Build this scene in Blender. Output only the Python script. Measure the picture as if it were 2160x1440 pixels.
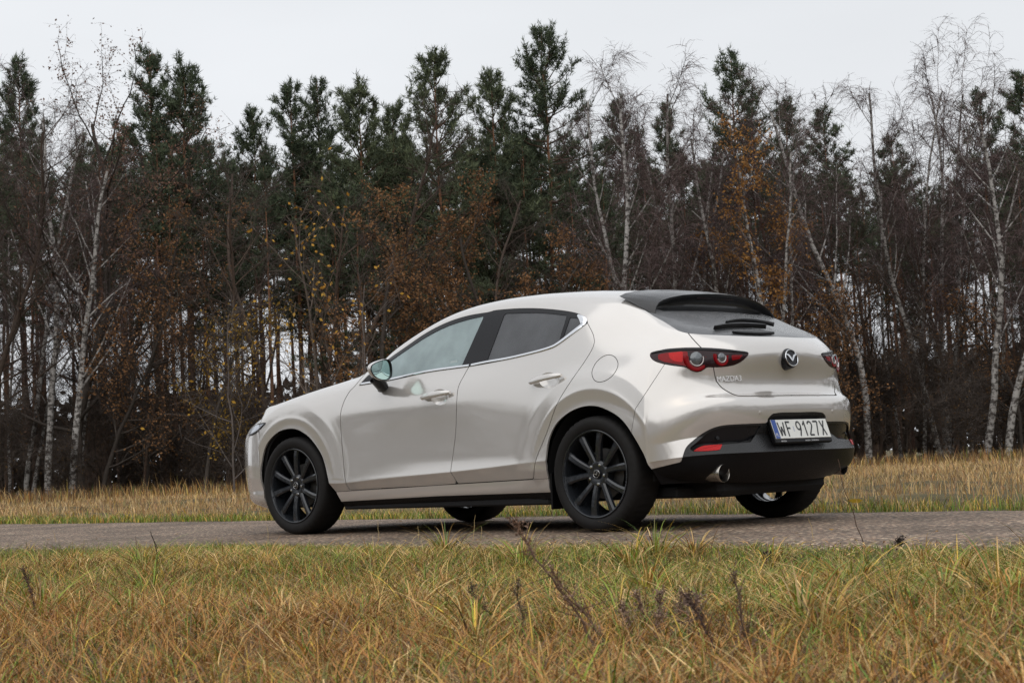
import bpy, bmesh, math, random
import numpy as np
from mathutils import Vector, Matrix
from mathutils.bvhtree import BVHTree

for _o in list(bpy.data.objects):
    bpy.data.objects.remove(_o, do_unlink=True)
SC = bpy.context.scene
COL = SC.collection
RNG = np.random.default_rng(7)
random.seed(7)

# ------------------------------------------------------------------ camera
F_PX, W_PX = 3837.4579, 2160.0
CAM_POS = np.array([-6.9212, 8.4146, 0.3942])
YAW, PITCH, ROLL = -0.78591, 0.067696, -0.045625
_d = np.array([math.cos(PITCH)*math.cos(YAW), math.cos(PITCH)*math.sin(YAW), math.sin(PITCH)])
_r = np.cross(_d, [0, 0, 1.0]); _r /= np.linalg.norm(_r)
_u = np.cross(_r, _d)
CAM_R = math.cos(ROLL)*_r + math.sin(ROLL)*_u
CAM_U = -math.sin(ROLL)*_r + math.cos(ROLL)*_u
CAM_D = _d
cam_data = bpy.data.cameras.new('camera')
cam = bpy.data.objects.new('camera', cam_data)
COL.objects.link(cam)
cam_data.sensor_width = 36.0
cam_data.sensor_fit = 'HORIZONTAL'
cam_data.lens = F_PX / W_PX * 36.0
cam_data.clip_start = 0.1
cam_data.clip_end = 2000.0
_m = Matrix.Identity(4)
for _i in range(3):
    _m[_i][0], _m[_i][1], _m[_i][2], _m[_i][3] = CAM_R[_i], CAM_U[_i], -CAM_D[_i], CAM_POS[_i]
cam.matrix_world = _m
cam_data.dof.use_dof = True
cam_data.dof.focus_distance = 10.5
cam_data.dof.aperture_fstop = 14.0
SC.camera = cam

# ------------------------------------------------------------------ world: even overcast sky
world = bpy.data.worlds.new('World')
SC.world = world
world.use_nodes = True
_nt = world.node_tree
_nt.nodes.clear()
_out = _nt.nodes.new('ShaderNodeOutputWorld')
_bg = _nt.nodes.new('ShaderNodeBackground')
_sky = _nt.nodes.new('ShaderNodeTexSky')
_sky.sky_type = 'NISHITA'
_sky.sun_disc = False
SUN_EL, SUN_AZ = math.radians(58), math.radians(205)
_sky.sun_elevation = SUN_EL
_sky.sun_rotation = SUN_AZ
_sky.air_density = 2.0
_sky.dust_density = 8.0
_sky.ozone_density = 1.0
_bw = _nt.nodes.new('ShaderNodeRGBToBW')
_cl = _nt.nodes.new('ShaderNodeMix'); _cl.data_type = 'RGBA'          # cloud cover takes nearly all blue out
_cl.inputs[0].default_value = 0.93
_tc = _nt.nodes.new('ShaderNodeTexCoord')
_nz = _nt.nodes.new('ShaderNodeTexNoise')
_nz.inputs['Scale'].default_value = 2.2
_nz.inputs['Detail'].default_value = 5.0
_mp = _nt.nodes.new('ShaderNodeMapping'); _mp.inputs['Scale'].default_value = (1, 1, 3)
_ramp = _nt.nodes.new('ShaderNodeMapRange')
_ramp.inputs['From Min'].default_value = 0.3; _ramp.inputs['From Max'].default_value = 0.7
_ramp.inputs['To Min'].default_value = 0.93; _ramp.inputs['To Max'].default_value = 1.05
_cc = _nt.nodes.new('ShaderNodeVectorMath'); _cc.operation = 'SCALE'
_cc.inputs[0].default_value = (8.65, 8.88, 9.25)
_nt.links.new(_tc.outputs['Generated'], _mp.inputs['Vector'])
_nt.links.new(_mp.outputs['Vector'], _nz.inputs['Vector'])
_nt.links.new(_nz.outputs['Fac'], _ramp.inputs['Value'])
_nt.links.new(_ramp.outputs['Result'], _cc.inputs['Scale'])
_nt.links.new(_sky.outputs['Color'], _cl.inputs[6])
_nt.links.new(_cc.outputs['Vector'], _cl.inputs[7])
_nt.links.new(_cl.outputs[2], _bg.inputs['Color'])
_bg.inputs['Strength'].default_value = 0.10
_nt.links.new(_bg.outputs['Background'], _out.inputs['Surface'])

sun_data = bpy.data.lights.new('sun', 'SUN')
sun_data.energy = 1.2
sun_data.angle = math.radians(110)
sun_data.color = (1.0, 0.97, 0.93)
sun = bpy.data.objects.new('sun', sun_data)
COL.objects.link(sun)
_sd = Vector((math.cos(SUN_EL)*math.sin(SUN_AZ)*-1.0, math.cos(SUN_EL)*math.cos(SUN_AZ)*-1.0, math.sin(SUN_EL)))
_sd = Vector((-0.55, 0.75, 0.0)).normalized()*math.cos(SUN_EL) + Vector((0, 0, math.sin(SUN_EL)))
_sky.sun_rotation = math.atan2(_sd.x, _sd.y)
sun.rotation_euler = _sd.to_track_quat('Z', 'Y').to_euler()

SC.view_settings.view_transform = 'Standard'
SC.view_settings.look = 'None'
SC.view_settings.exposure = 0.0
SC.view_settings.gamma = 1.0
SC.view_settings.use_curve_mapping = False
SC.cycles.max_bounces = 8
SC.cycles.transparent_max_bounces = 12
SC.cycles.caustics_reflective = False
SC.cycles.caustics_refractive = False
SC.cycles.use_denoising = True
SC.cycles.denoiser = 'OPENIMAGEDENOISE'
SC.cycles.denoising_input_passes = 'RGB_ALBEDO_NORMAL'
SC.cycles.denoising_prefilter = 'NONE'
SC.cycles.sample_clamp_indirect = 4.0

# ------------------------------------------------------------------ helpers
def to_px(P):
    """pixels of the 2160 x 1440 frame for points in the place"""
    q = (np.atleast_2d(P) - CAM_POS)
    z = q @ CAM_D
    return np.stack([1080 + F_PX*(q @ CAM_R)/z, 720 - F_PX*(q @ CAM_U)/z], 1)

def px_ray(u, v):
    return CAM_POS, CAM_D + (u-1080)/F_PX*CAM_R - (v-720)/F_PX*CAM_U

FWD = np.array([math.cos(YAW), math.sin(YAW)])
RGT = np.array([math.sin(YAW), -math.cos(YAW)])
def ground_at(px, dist):
    """ground point seen at picture column px (at the horizon) at a distance"""
    lat = (px-1080)/F_PX*dist
    p = CAM_POS[:2] + FWD*dist + RGT*lat
    return float(p[0]), float(p[1])

def link(o, parent=None):
    COL.objects.link(o)
    if parent is not None:
        o.parent = parent
    return o

def mesh_np(name, V, Fq=None, Ft=None, smooth=True, attr=None, normals=None):
    """fast mesh from numpy: V (n,3), quads (m,4), tris (k,3); attr: per-vertex rgb"""
    me = bpy.data.meshes.new(name)
    V = np.ascontiguousarray(V, dtype=np.float32)
    nq = 0 if Fq is None else len(Fq)
    nt_ = 0 if Ft is None else len(Ft)
    me.vertices.add(len(V)); me.vertices.foreach_set('co', V.ravel())
    li = []
    if nq: li.append(np.asarray(Fq, dtype=np.int32).ravel())
    if nt_: li.append(np.asarray(Ft, dtype=np.int32).ravel())
    li = np.concatenate(li) if li else np.zeros(0, np.int32)
    me.loops.add(len(li)); me.loops.foreach_set('vertex_index', li)
    me.polygons.add(nq+nt_)
    st = np.concatenate([np.arange(nq)*4, nq*4 + np.arange(nt_)*3]).astype(np.int32)
    me.polygons.foreach_set('loop_start', st)
    if smooth:
        me.polygons.foreach_set('use_smooth', np.ones(nq+nt_, dtype=bool))
    if attr is not None:
        a = me.color_attributes.new('tint', 'FLOAT_COLOR', 'POINT')
        c = np.ones((len(V), 4), np.float32); c[:, :3] = attr
        a.data.foreach_set('color', c.ravel())
    me.update(calc_edges=True)
    me.validate(verbose=False)
    if normals is not None:
        me.normals_split_custom_set_from_vertices([tuple(n) for n in normals])
    return me

def obj(name, me, mat, parent=None):
    o = bpy.data.objects.new(name, me)
    if mat is not None:
        if len(me.materials) == 0:
            me.materials.append(mat)
    return link(o, parent)

def tag(o, label=None, cat=None, group=None, kind=None):
    if label: o['label'] = label
    if cat: o['category'] = cat
    if group: o['group'] = group
    if kind: o['kind'] = kind
    return o

def empty(name, loc=(0, 0, 0)):
    o = bpy.data.objects.new(name, None)
    o.empty_display_size = 0.2
    o.location = loc
    return link(o)

def copy_tree(o, parent=None):
    c = o.copy(); COL.objects.link(c); c.parent = parent
    for ch in list(o.children):
        copy_tree(ch, c)
    return c

class MB:
    """collects simple shapes into one mesh"""
    def __init__(s): s.v = []; s.q = []; s.t = []; s.n = 0
    def add(s, V, Q=None, T=None):
        V = np.asarray(V, float)
        if Q is not None and len(Q): s.q.append(np.asarray(Q)+s.n)
        if T is not None and len(T): s.t.append(np.asarray(T)+s.n)
        s.v.append(V); s.n += len(V)
        return s
    def grid(s, G, closed_u=False, closed_v=False):
        G = np.asarray(G, float); a, b = G.shape[:2]
        i = np.arange(a if closed_u else a-1); j = np.arange(b if closed_v else b-1)
        I, J = np.meshgrid(i, j, indexing='ij')
        I2, J2 = (I+1) % a, (J+1) % b
        Q = np.stack([I*b+J, I2*b+J, I2*b+J2, I*b+J2], -1).reshape(-1, 4)
        return s.add(G.reshape(-1, 3), Q)
    def tube(s, P, R, n=8, cap=True):
        P = np.asarray(P, float); R = np.broadcast_to(np.asarray(R, float), (len(P),))
        T = np.gradient(P, axis=0); T /= np.linalg.norm(T, axis=1)[:, None]+1e-12
        ref = np.array([0, 0, 1.0]) if abs(T[0][2]) < .9 else np.array([1.0, 0, 0])
        rings = []
        for p, t, r in zip(P, T, R):
            a = np.cross(t, ref); a /= np.linalg.norm(a)+1e-12
            b = np.cross(t, a); ref = -np.cross(t, a) if False else ref
            an = np.linspace(0, 2*np.pi, n, endpoint=False)
            rings.append(p + r*(np.cos(an)[:, None]*a + np.sin(an)[:, None]*b))
        s.grid(np.array(rings), closed_v=True)
        if cap:
            for k in (0, len(P)-1):
                c = np.concatenate([[P[k]], rings[k]])
                s.add(c, T=[[0, 1+i, 1+(i+1) % n] for i in range(n)])
        return s
    def lathe(s, prof, origin, axis, n=64, ref=(0, 0, 1)):
        """prof: list of (radius, along-axis)"""
        ax = np.asarray(axis, float); ax /= np.linalg.norm(ax)
        a = np.asarray(ref, float); a = a-ax*(a @ ax); a /= np.linalg.norm(a); b = np.cross(ax, a)
        an = np.linspace(0, 2*np.pi, n, endpoint=False)
        G = np.array([[np.asarray(origin)+ax*h+r*(math.cos(t)*a+math.sin(t)*b) for t in an] for r, h in prof])
        return s.grid(G, closed_v=True)
    def box(s, c, size, rot=None, bev=0.0):
        h = np.asarray(size, float)/2
        if bev > 0:
            vs = []
            for sx in (-1, 1):
                for sy in (-1, 1):
                    for sz in (-1, 1):
                        for k in range(3):
                            o = h - bev; o = o.copy(); o[k] = h[k]
                            vs.append(o*np.array([sx, sy, sz]))
            vs = np.array(vs)
            bm_ = bmesh.new()
            for v in vs: bm_.verts.new(v)
            bmesh.ops.convex_hull(bm_, input=bm_.verts)
            bm_.verts.index_update()
            V = np.array([v.co[:] for v in bm_.verts]); T = [[v.index for v in f.verts] for f in bm_.faces]
            bm_.free()
            Tt = []
            for f in T:
                for i in range(1, len(f)-1): Tt.append([f[0], f[i], f[i+1]])
            Q = None
        else:
            V = np.array([[x, y, z] for x in (-1, 1) for y in (-1, 1) for z in (-1, 1)])*h
            Q = [[0, 1, 3, 2], [4, 6, 7, 5], [0, 4, 5, 1], [2, 3, 7, 6], [0, 2, 6, 4], [1, 5, 7, 3]]; Tt = None
        if rot is not None: V = V @ np.asarray(rot).T
        return s.add(V+np.asarray(c, float), Q, Tt)
    def mesh(s, name, smooth=True):
        V = np.concatenate(s.v)
        return mesh_np(name, V, np.concatenate(s.q) if s.q else None, np.concatenate(s.t) if s.t else None, smooth)
    def build(s, name, mat, parent=None, smooth=True, angle=None):
        me = s.mesh(name, smooth)
        o = obj(name, me, mat, parent)
        if smooth:
            me.set_sharp_from_angle(angle=math.radians(angle or 35))
        return o

# ------------------------------------------------------------------ materials
MATS = {}
def nodes_of(name):
    m = bpy.data.materials.new(name); m.use_nodes = True
    nt = m.node_tree; b = nt.nodes['Principled BSDF']
    MATS[name] = m
    return m, nt, b

def pmat(name, col, rough=.5, metal=0., var=.12, scale=6., coat=0., coat_rough=.03, bump=0., bump_scale=200., spec=.5, trans=0., ior=1.45, coords='Object'):
    """plain painted / plastic / metal surface with slight unevenness"""
    m, nt, b = nodes_of(name)
    N = nt.nodes; L = nt.links
    tc = N.new('ShaderNodeTexCoord'); nz = N.new('ShaderNodeTexNoise')
    nz.inputs['Scale'].default_value = scale; nz.inputs['Detail'].default_value = 4
    L.new(tc.outputs[coords], nz.inputs['Vector'])
    mr = N.new('ShaderNodeMapRange'); mr.inputs['To Min'].default_value = 1-var; mr.inputs['To Max'].default_value = 1+var
    L.new(nz.outputs['Fac'], mr.inputs['Value'])
    sc = N.new('ShaderNodeVectorMath'); sc.operation = 'SCALE'; sc.inputs[0].default_value = col
    L.new(mr.outputs['Result'], sc.inputs['Scale'])
    L.new(sc.outputs['Vector'], b.inputs['Base Color'])
    b.inputs['Roughness'].default_value = rough; b.inputs['Metallic'].default_value = metal
    b.inputs['Coat Weight'].default_value = coat; b.inputs['Coat Roughness'].default_value = coat_rough
    b.inputs['Specular IOR Level'].default_value = spec
    b.inputs['Transmission Weight'].default_value = trans; b.inputs['IOR'].default_value = ior
    if bump:
        n2 = N.new('ShaderNodeTexNoise'); n2.inputs['Scale'].default_value = bump_scale; n2.inputs['Detail'].default_value = 2
        L.new(tc.outputs[coords], n2.inputs['Vector'])
        bp = N.new('ShaderNodeBump'); bp.inputs['Strength'].default_value = bump; bp.inputs['Distance'].default_value = .002
        L.new(n2.outputs['Fac'], bp.inputs['Height']); L.new(bp.outputs['Normal'], b.inputs['Normal'])
    return m

# ================================================================== GROUND, ROAD
def vnoise(x, y, s, seed=0):
    """smooth value noise in 0..1"""
    x = np.asarray(x, float)/s; y = np.asarray(y, float)/s
    xi = np.floor(x).astype(np.int64); yi = np.floor(y).astype(np.int64); fx = x-xi; fy = y-yi
    def h(a, b):
        n = (a*374761393+b*668265263+seed*1442695041) & 0xffffffff
        n = ((n ^ (n >> 13))*1274126177) & 0xffffffff
        return ((n ^ (n >> 16)) & 0xffff)/65535.
    ux = fx*fx*(3-2*fx); uy = fy*fy*(3-2*fy)
    return (h(xi, yi)*(1-ux)+h(xi+1, yi)*ux)*(1-uy)+(h(xi, yi+1)*(1-ux)+h(xi+1, yi+1)*ux)*uy
def road_near(x): return 2.02+.012*np.asarray(x, float)
def road_far(x): return -1.42-.055*np.asarray(x, float)
def ground_z(x, y):
    x = np.asarray(x, float); y = np.asarray(y, float)
    a = np.clip(y-road_near(x), 0, None); b = np.clip(road_far(x)-y, 0, None)
    on = (a <= 0) & (b <= 0)
    z = -.012-.020*np.clip(a, 0, 12) - .004*np.clip(b, 0, 60)
    bump = (vnoise(x, y, .9, 3)-.5)*.09 + (vnoise(x, y, 3.1, 5)-.5)*.10
    k = np.clip(np.maximum(a, b)/1.2, 0, 1)
    return np.where(on, -.030, z+bump*k)

def mat_soil():
    m, nt, b = nodes_of('soil_and_litter'); N, L = nt.nodes, nt.links
    tc = N.new('ShaderNodeTexCoord'); n1 = N.new('ShaderNodeTexNoise'); n1.inputs['Scale'].default_value = 3.; n1.inputs['Detail'].default_value = 9
    L.new(tc.outputs['Object'], n1.inputs['Vector'])
    r = N.new('ShaderNodeValToRGB'); e = r.color_ramp.elements
    e[0].position = .3; e[0].color = (.045, .032, .016, 1); e[1].position = .7; e[1].color = (.17, .115, .05, 1)
    x = r.color_ramp.elements.new(.5); x.color = (.09, .075, .028, 1)
    L.new(n1.outputs['Fac'], r.inputs['Fac']); L.new(r.outputs['Color'], b.inputs['Base Color'])
    b.inputs['Roughness'].default_value = .95
    n2 = N.new('ShaderNodeTexNoise'); n2.inputs['Scale'].default_value = 60; n2.inputs['Detail'].default_value = 6
    L.new(tc.outputs['Object'], n2.inputs['Vector'])
    bp = N.new('ShaderNodeBump'); bp.inputs['Strength'].default_value = .8; bp.inputs['Distance'].default_value = .02
    L.new(n2.outputs['Fac'], bp.inputs['Height']); L.new(bp.outputs['Normal'], b.inputs['Normal'])
    return m
def mat_asphalt():
    m, nt, b = nodes_of('worn_asphalt'); N, L = nt.nodes, nt.links
    tc = N.new('ShaderNodeTexCoord')
    vo = N.new('ShaderNodeTexVoronoi'); vo.inputs['Scale'].default_value = 46.; vo.inputs['Randomness'].default_value = 1.
    L.new(tc.outputs['Object'], vo.inputs['Vector'])
    r = N.new('ShaderNodeValToRGB'); e = r.color_ramp.elements
    e[0].position = 0.; e[0].color = (.11, .084, .070, 1); e[1].position = 1.; e[1].color = (.72, .57, .42, 1)
    for p, c in ((.25, (.20, .146, .108)), (.5, (.295, .212, .152)), (.7, (.41, .265, .180)), (.88, (.46, .36, .265))):
        q = r.color_ramp.elements.new(p); q.color = (*c, 1)
    sep = N.new('ShaderNodeSeparateColor'); L.new(vo.outputs['Color'], sep.inputs[0]); L.new(sep.outputs[0], r.inputs['Fac'])
    # dark binder between the chips
    cr = N.new('ShaderNodeMapRange'); cr.inputs['From Min'].default_value = .25; cr.inputs['From Max'].default_value = .62; cr.inputs['To Min'].default_value = 0; cr.inputs['To Max'].default_value = .85
    L.new(vo.outputs['Distance'], cr.inputs['Value'])
    mx = N.new('ShaderNodeMix'); mx.data_type = 'RGBA'; L.new(cr.outputs['Result'], mx.inputs[0]); L.new(r.outputs['Color'], mx.inputs[6]); mx.inputs[7].default_value = (.070, .053, .041, 1)
    # patches worn and stained
    n1 = N.new('ShaderNodeTexNoise'); n1.inputs['Scale'].default_value = 1.1; n1.inputs['Detail'].default_value = 6
    L.new(tc.outputs['Object'], n1.inputs['Vector'])
    mr = N.new('ShaderNodeMapRange'); mr.inputs['From Min'].default_value = .3; mr.inputs['From Max'].default_value = .7; mr.inputs['To Min'].default_value = .68; mr.inputs['To Max'].default_value = 1.45
    L.new(n1.outputs['Fac'], mr.inputs['Value'])
    sc = N.new('ShaderNodeVectorMath'); sc.operation = 'SCALE'; L.new(mx.outputs[2], sc.inputs[0]); L.new(mr.outputs['Result'], sc.inputs['Scale'])
    L.new(sc.outputs['Vector'], b.inputs['Base Color'])
    b.inputs['Roughness'].default_value = .72; b.inputs['Specular IOR Level'].default_value = .3
    iv = N.new('ShaderNodeMath'); iv.operation = 'SUBTRACT'; iv.inputs[0].default_value = 1.; L.new(vo.outputs['Distance'], iv.inputs[1])
    bp = N.new('ShaderNodeBump'); bp.inputs['Strength'].default_value = 1.; bp.inputs['Distance'].default_value = .012
    L.new(iv.outputs[0], bp.inputs['Height']); L.new(bp.outputs['Normal'], b.inputs['Normal'])
    return m
SOIL = mat_soil(); ASPHALT = mat_asphalt()
def uneven_axis(lo, hi, fine_lo, fine_hi, fine, coarse_n):
    a = np.arange(fine_lo, fine_hi, fine)
    l = fine_lo-np.geomspace(fine, fine_lo-lo, coarse_n)[::-1]; r = fine_hi+np.geomspace(fine, hi-fine_hi, coarse_n)
    return np.concatenate([l, a, r])
gx = uneven_axis(-500, 500, -14, 22, .20, 40); gy = uneven_axis(-500, 500, -9, 11, .18, 42)
GX, GY = np.meshgrid(gx, gy, indexing='ij')
mb = MB(); mb.grid(np.stack([GX, GY, ground_z(GX, GY)], -1)[:, ::-1])
tag(mb.build('ground', SOIL, angle=180), kind='structure')
# road: a thin crowned slab with crumbled edges
rx = uneven_axis(-450, 450, -14, 30, .06, 40); rt = np.linspace(0, 1, 26)
yn = road_near(rx)+(vnoise(rx, rx*0, .35, 11)-.5)*.16+(vnoise(rx, rx*0, 1.7, 12)-.5)*.18
yf = road_far(np.clip(rx, -60, 60))+(vnoise(rx, rx*0+5, .35, 13)-.5)*.14+(vnoise(rx, rx*0, 1.9, 14)-.5)*.18
RY = yf[:, None]*(1-rt)+yn[:, None]*rt; RX = np.repeat(rx[:, None], 26, 1)
RZ = np.zeros_like(RX)+(vnoise(RX, RY, .5, 21)-.5)*.004; RZ[:, 0] = RZ[:, -1] = -.035; RZ[:, 1] = RZ[:, -2] = -.004
RZ -= .002
mb = MB(); mb.grid(np.stack([RX, RY, RZ], -1)[:, ::-1])
road = tag(mb.build('road', ASPHALT, angle=180), kind='structure')

# ================================================================== THE CAR
# x forward, y to the car's left, z up; rear axle at x = 0, front axle at x = 2.725
WB = 2.725
def _cols():
    R = {}
    # rows from the bottom edge up to the roof's centre line; columns from the nose round the left side to the tail
    R['r0'] = [(3.52,0,0.18),(3.5,0.25,0.18),(3.45,0.47,0.18),(3.33,0.65,0.18),(3.07,0.78,0.17),(2.725,0.8,0.18),(2.3,0.8,0.17),(1.98,0.8,0.175),(1.5,0.8,0.18),(1,0.8,0.185),(0.5,0.8,0.19),(0.15,0.79,0.2),(-0.2,0.78,0.22),(-0.4,0.76,0.25),(-0.54,0.57,0.25),(-0.64,0.399,0.24),(-0.665,0.1995,0.235),(-0.67,0,0.235)]
    R['r1'] = [(3.6,0,0.22),(3.58,0.28,0.22),(3.52,0.54,0.22),(3.38,0.73,0.22),(3.1,0.85,0.22),(2.725,0.84,0.22),(2.3,0.84,0.21),(1.98,0.842,0.213),(1.5,0.843,0.217),(1,0.845,0.225),(0.5,0.845,0.232),(0.12,0.845,0.245),(-0.2,0.855,0.27),(-0.42,0.82,0.3),(-0.622,0.7,0.3),(-0.71,0.4365,0.3),(-0.737,0.2134,0.3),(-0.743,0,0.3)]
    R['r2'] = [(3.635,0,0.3),(3.61,0.29,0.3),(3.55,0.56,0.3),(3.4,0.75,0.3),(3.09,0.86,0.3),(2.725,0.857,0.29),(2.3,0.858,0.275),(1.98,0.859,0.281),(1.5,0.86,0.289),(1,0.86,0.299),(0.5,0.862,0.306),(0.1,0.87,0.32),(-0.2,0.885,0.35),(-0.42,0.878,0.375),(-0.635,0.738,0.4),(-0.762,0.46,0.403),(-0.788,0.225,0.404),(-0.793,0,0.405)]
    R['r3'] = [(3.645,0,0.39),(3.62,0.3,0.39),(3.56,0.57,0.39),(3.405,0.76,0.39),(3.1,0.872,0.38),(2.725,0.892,0.36),(2.3,0.893,0.328),(1.98,0.894,0.338),(1.5,0.896,0.357),(1,0.897,0.375),(0.5,0.898,0.402),(0.1,0.898,0.42),(-0.2,0.896,0.44),(-0.42,0.882,0.46),(-0.606,0.735,0.5),(-0.718,0.46,0.5),(-0.735,0.225,0.5),(-0.738,0,0.5)]
    R['r3b'] = [(3.655,0,.44),(3.63,.30,.44),(3.57,.57,.44),(3.41,.76,.44),(3.1,.874,.44),(2.725,.893,.43),(2.3,.887,.40),(1.98,.886,.405),(1.5,.886,.42),(1.0,.887,.435),(.5,.892,.46),(.1,.898,.48),(-.2,.898,.50),(-.42,.884,.53),(-.622,.738,.60),(-.748,.46,.60),(-.772,.225,.60),(-.775,0,.60)]
    R['r4'] = [(3.66,0,.52),(3.635,.30,.52),(3.575,.57,.52),(3.415,.76,.52),(3.1,.874,.53),(2.725,.893,.53),(2.3,.884,.50),(1.98,.880,.50),(1.5,.879,.50),(1.0,.882,.515),(.5,.889,.54),(.1,.896,.56),(-.2,.897,.58),(-.42,.880,.615),(-.628,.718,.69),(-.742,.455,.695),(-.764,.22,.697),(-.768,0,.697)]
    R['r5'] = [(3.655,0,0.63),(3.63,0.3,0.63),(3.57,0.56,0.63),(3.415,0.75,0.63),(3.1,0.862,0.65),(2.725,0.891,0.66),(2.3,0.88,0.65),(1.98,0.876,0.65),(1.5,0.875,0.655),(1,0.88,0.665),(0.5,0.885,0.67),(0.1,0.892,0.68),(-0.2,0.89,0.69),(-0.42,0.862,0.705),(-0.592,0.7,0.735),(-0.692,0.45,0.737),(-0.708,0.22,0.738),(-0.711,0,0.738)]
    R['r6'] = [(3.57,0,0.755),(3.55,0.28,0.75),(3.47,0.52,0.74),(3.36,0.71,0.755),(3.08,0.825,0.785),(2.72,0.872,0.815),(2.29,0.868,0.79),(1.98,0.872,0.785),(1.5,0.874,0.79),(1,0.876,0.8),(0.48,0.867,0.8),(0.1,0.877,0.81),(-0.2,0.869,0.82),(-0.42,0.832,0.83),(-0.572,0.69,0.84),(-0.68,0.445,0.84),(-0.694,0.22,0.84),(-0.698,0,0.84)]
    R['r7'] = [(3.22,0,0.92),(3.2,0.18,0.915),(3.15,0.36,0.9),(3.07,0.52,0.905),(2.91,0.7,0.892),(2.62,0.8,0.932),(2.25,0.832,0.885),(1.98,0.838,0.885),(1.5,0.842,0.895),(1,0.843,0.91),(0.45,0.828,0.925),(0.1,0.826,0.945),(-0.18,0.812,0.955),(-0.395,0.793,0.955),(-0.572,0.678,0.95),(-0.692,0.44,0.955),(-0.722,0.22,0.955),(-0.73,0,0.955)]
    R['r8'] = [(2.455,0,1.02),(2.45,.14,1.02),(2.43,.28,1.015),(2.40,.42,1.01),(2.36,.58,1.012),(2.30,.70,1.0),(2.16,.80,.955),(1.98,.80,.967),(1.5,.797,.99),(1.0,.795,1.010),(.42,.785,1.052),(.12,.762,1.115),(-.13,.73,1.10),(-.345,.70,1.07),(-.475,.635,1.083),(-.59,.42,1.068),(-.645,.21,1.06),(-.66,0,1.058)]
    R['r9'] = [(2.30,0,1.085),(2.29,.13,1.085),(2.28,.27,1.08),(2.26,.40,1.07),(2.22,.55,1.06),(2.15,.66,1.06),(2.0,.738,1.065),(1.75,.735,1.115),(1.42,.728,1.165),(1.0,.725,1.19),(.50,.725,1.20),(.16,.71,1.22),(-.07,.685,1.19),(-.25,.655,1.15),(-.345,.592,1.155),(-.455,.40,1.13),(-.505,.20,1.12),(-.515,0,1.12)]
    R['r10'] = [(2.15,0,1.155),(2.145,.12,1.155),(2.13,.25,1.15),(2.12,.37,1.14),(2.10,.50,1.12),(2.06,.61,1.115),(1.90,.695,1.13),(1.62,.675,1.235),(1.36,.662,1.305),(1.0,.655,1.335),(.58,.652,1.325),(.22,.645,1.30),(-.02,.632,1.265),(-.16,.61,1.225),(-.235,.558,1.215),(-.32,.38,1.19),(-.355,.19,1.185),(-.362,0,1.185)]
    R['r11'] = [(2.0,0,1.22),(1.995,.11,1.22),(1.99,.23,1.215),(1.985,.34,1.205),(1.98,.45,1.19),(1.97,.55,1.185),(1.83,.625,1.213),(1.56,.60,1.315),(1.3,.58,1.375),(1.0,.57,1.402),(.6,.565,1.395),(.26,.565,1.362),(.03,.565,1.325),(-.09,.545,1.285),(-.15,.50,1.262),(-.20,.36,1.24),(-.22,.18,1.24),(-.225,0,1.24)]
    R['r12'] = [(1.92,0,1.255),(1.915,.10,1.255),(1.91,.19,1.25),(1.905,.27,1.245),(1.90,.33,1.24),(1.87,.37,1.245),(1.70,.38,1.315),(1.48,.37,1.392),(1.3,.355,1.418),(1.0,.35,1.434),(.6,.35,1.428),(.28,.35,1.403),(.06,.35,1.375),(-.05,.34,1.34),(-.115,.31,1.31),(-.16,.25,1.285),(-.175,.14,1.28),(-.18,0,1.28)]
    R['r13'] = [(1.88,0,1.273),(1.875,0,1.275),(1.865,0,1.28),(1.85,0,1.287),(1.83,0,1.296),(1.78,0,1.32),(1.62,0,1.378),(1.45,0,1.415),(1.28,0,1.431),(1.0,0,1.440),(.6,0,1.434),(.28,0,1.410),(.07,0,1.385),(-.04,0,1.355),(-.10,0,1.335),(-.135,0,1.315),(-.15,0,1.30),(-.155,0,1.295)]
    A = {k: np.array(v, float) for k, v in R.items()}
    A['r2lo'] = A['r2']+.16*(A['r1']-A['r2']); A['r2hi'] = A['r2']+.16*(A['r3']-A['r2'])
    A['r3lo'] = A['r3']+.18*(A['r2']-A['r3']); A['r3hi'] = A['r3']+.25*(A['r3b']-A['r3'])
    order = ['r0','r1','r2lo','r2','r2hi','r3lo','r3','r3hi','r3b','r4','r5','r6','r7','r8','r9','r10','r11','r12','r13']
    return np.array([A[k] for k in order])
CTRL = _cols()                     # (rows, cols, 3)

def _pad(P):
    mir = np.array([1, -1, 1.])
    lo = P[:, 1:2]*mir; hi = P[:, -2:-1]*mir
    P = np.concatenate([lo, P, hi], 1)
    bot = 2*P[0:1]-P[1:2]; top = P[-2:-1]*mir
    return np.concatenate([bot, P, top], 0)
def _basis(t):
    return np.stack([(1-t)**3, 3*t**3-6*t**2+4, -3*t**3+3*t**2+3*t+1, t**3], -1)/6
def _evalB(Ppad, ts):
    n = Ppad.shape[0]-3
    i = np.clip(np.floor(ts).astype(int), 0, n-1); b = _basis(ts-i)
    return sum(b[:, k].reshape((-1,)+(1,)*(Ppad.ndim-1))*Ppad[i+k] for k in range(4))
def surf(P, tu, tv):
    """tu: column parameters, tv: row parameters"""
    Q = _evalB(_pad(P), tv)
    return _evalB(Q.swapaxes(0, 1), tu).swapaxes(0, 1)
NR, NC = CTRL.shape[:2]
_P = CTRL.copy()
for _k in range(3):
    _P = _P + .85*(CTRL - surf(_P, np.arange(NC).astype(float), np.arange(NR).astype(float)))
    _P[:, 0, 1] = 0; _P[:, -1, 1] = 0; _P[-1, :, 1] = 0
_dens = [14]*3+[24, 30, 34, 24, 14, 14, 18, 30, 32, 30, 26, 30, 26, 20]
TU = np.concatenate([np.linspace(i, i+1, d, endpoint=False) for i, d in enumerate(_dens)]+[[NC-1.]])
_dv = [7, 7, 3, 3, 6, 3, 3, 6, 10, 18, 18, 16, 12, 12, 10, 8, 7, 6]
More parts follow.
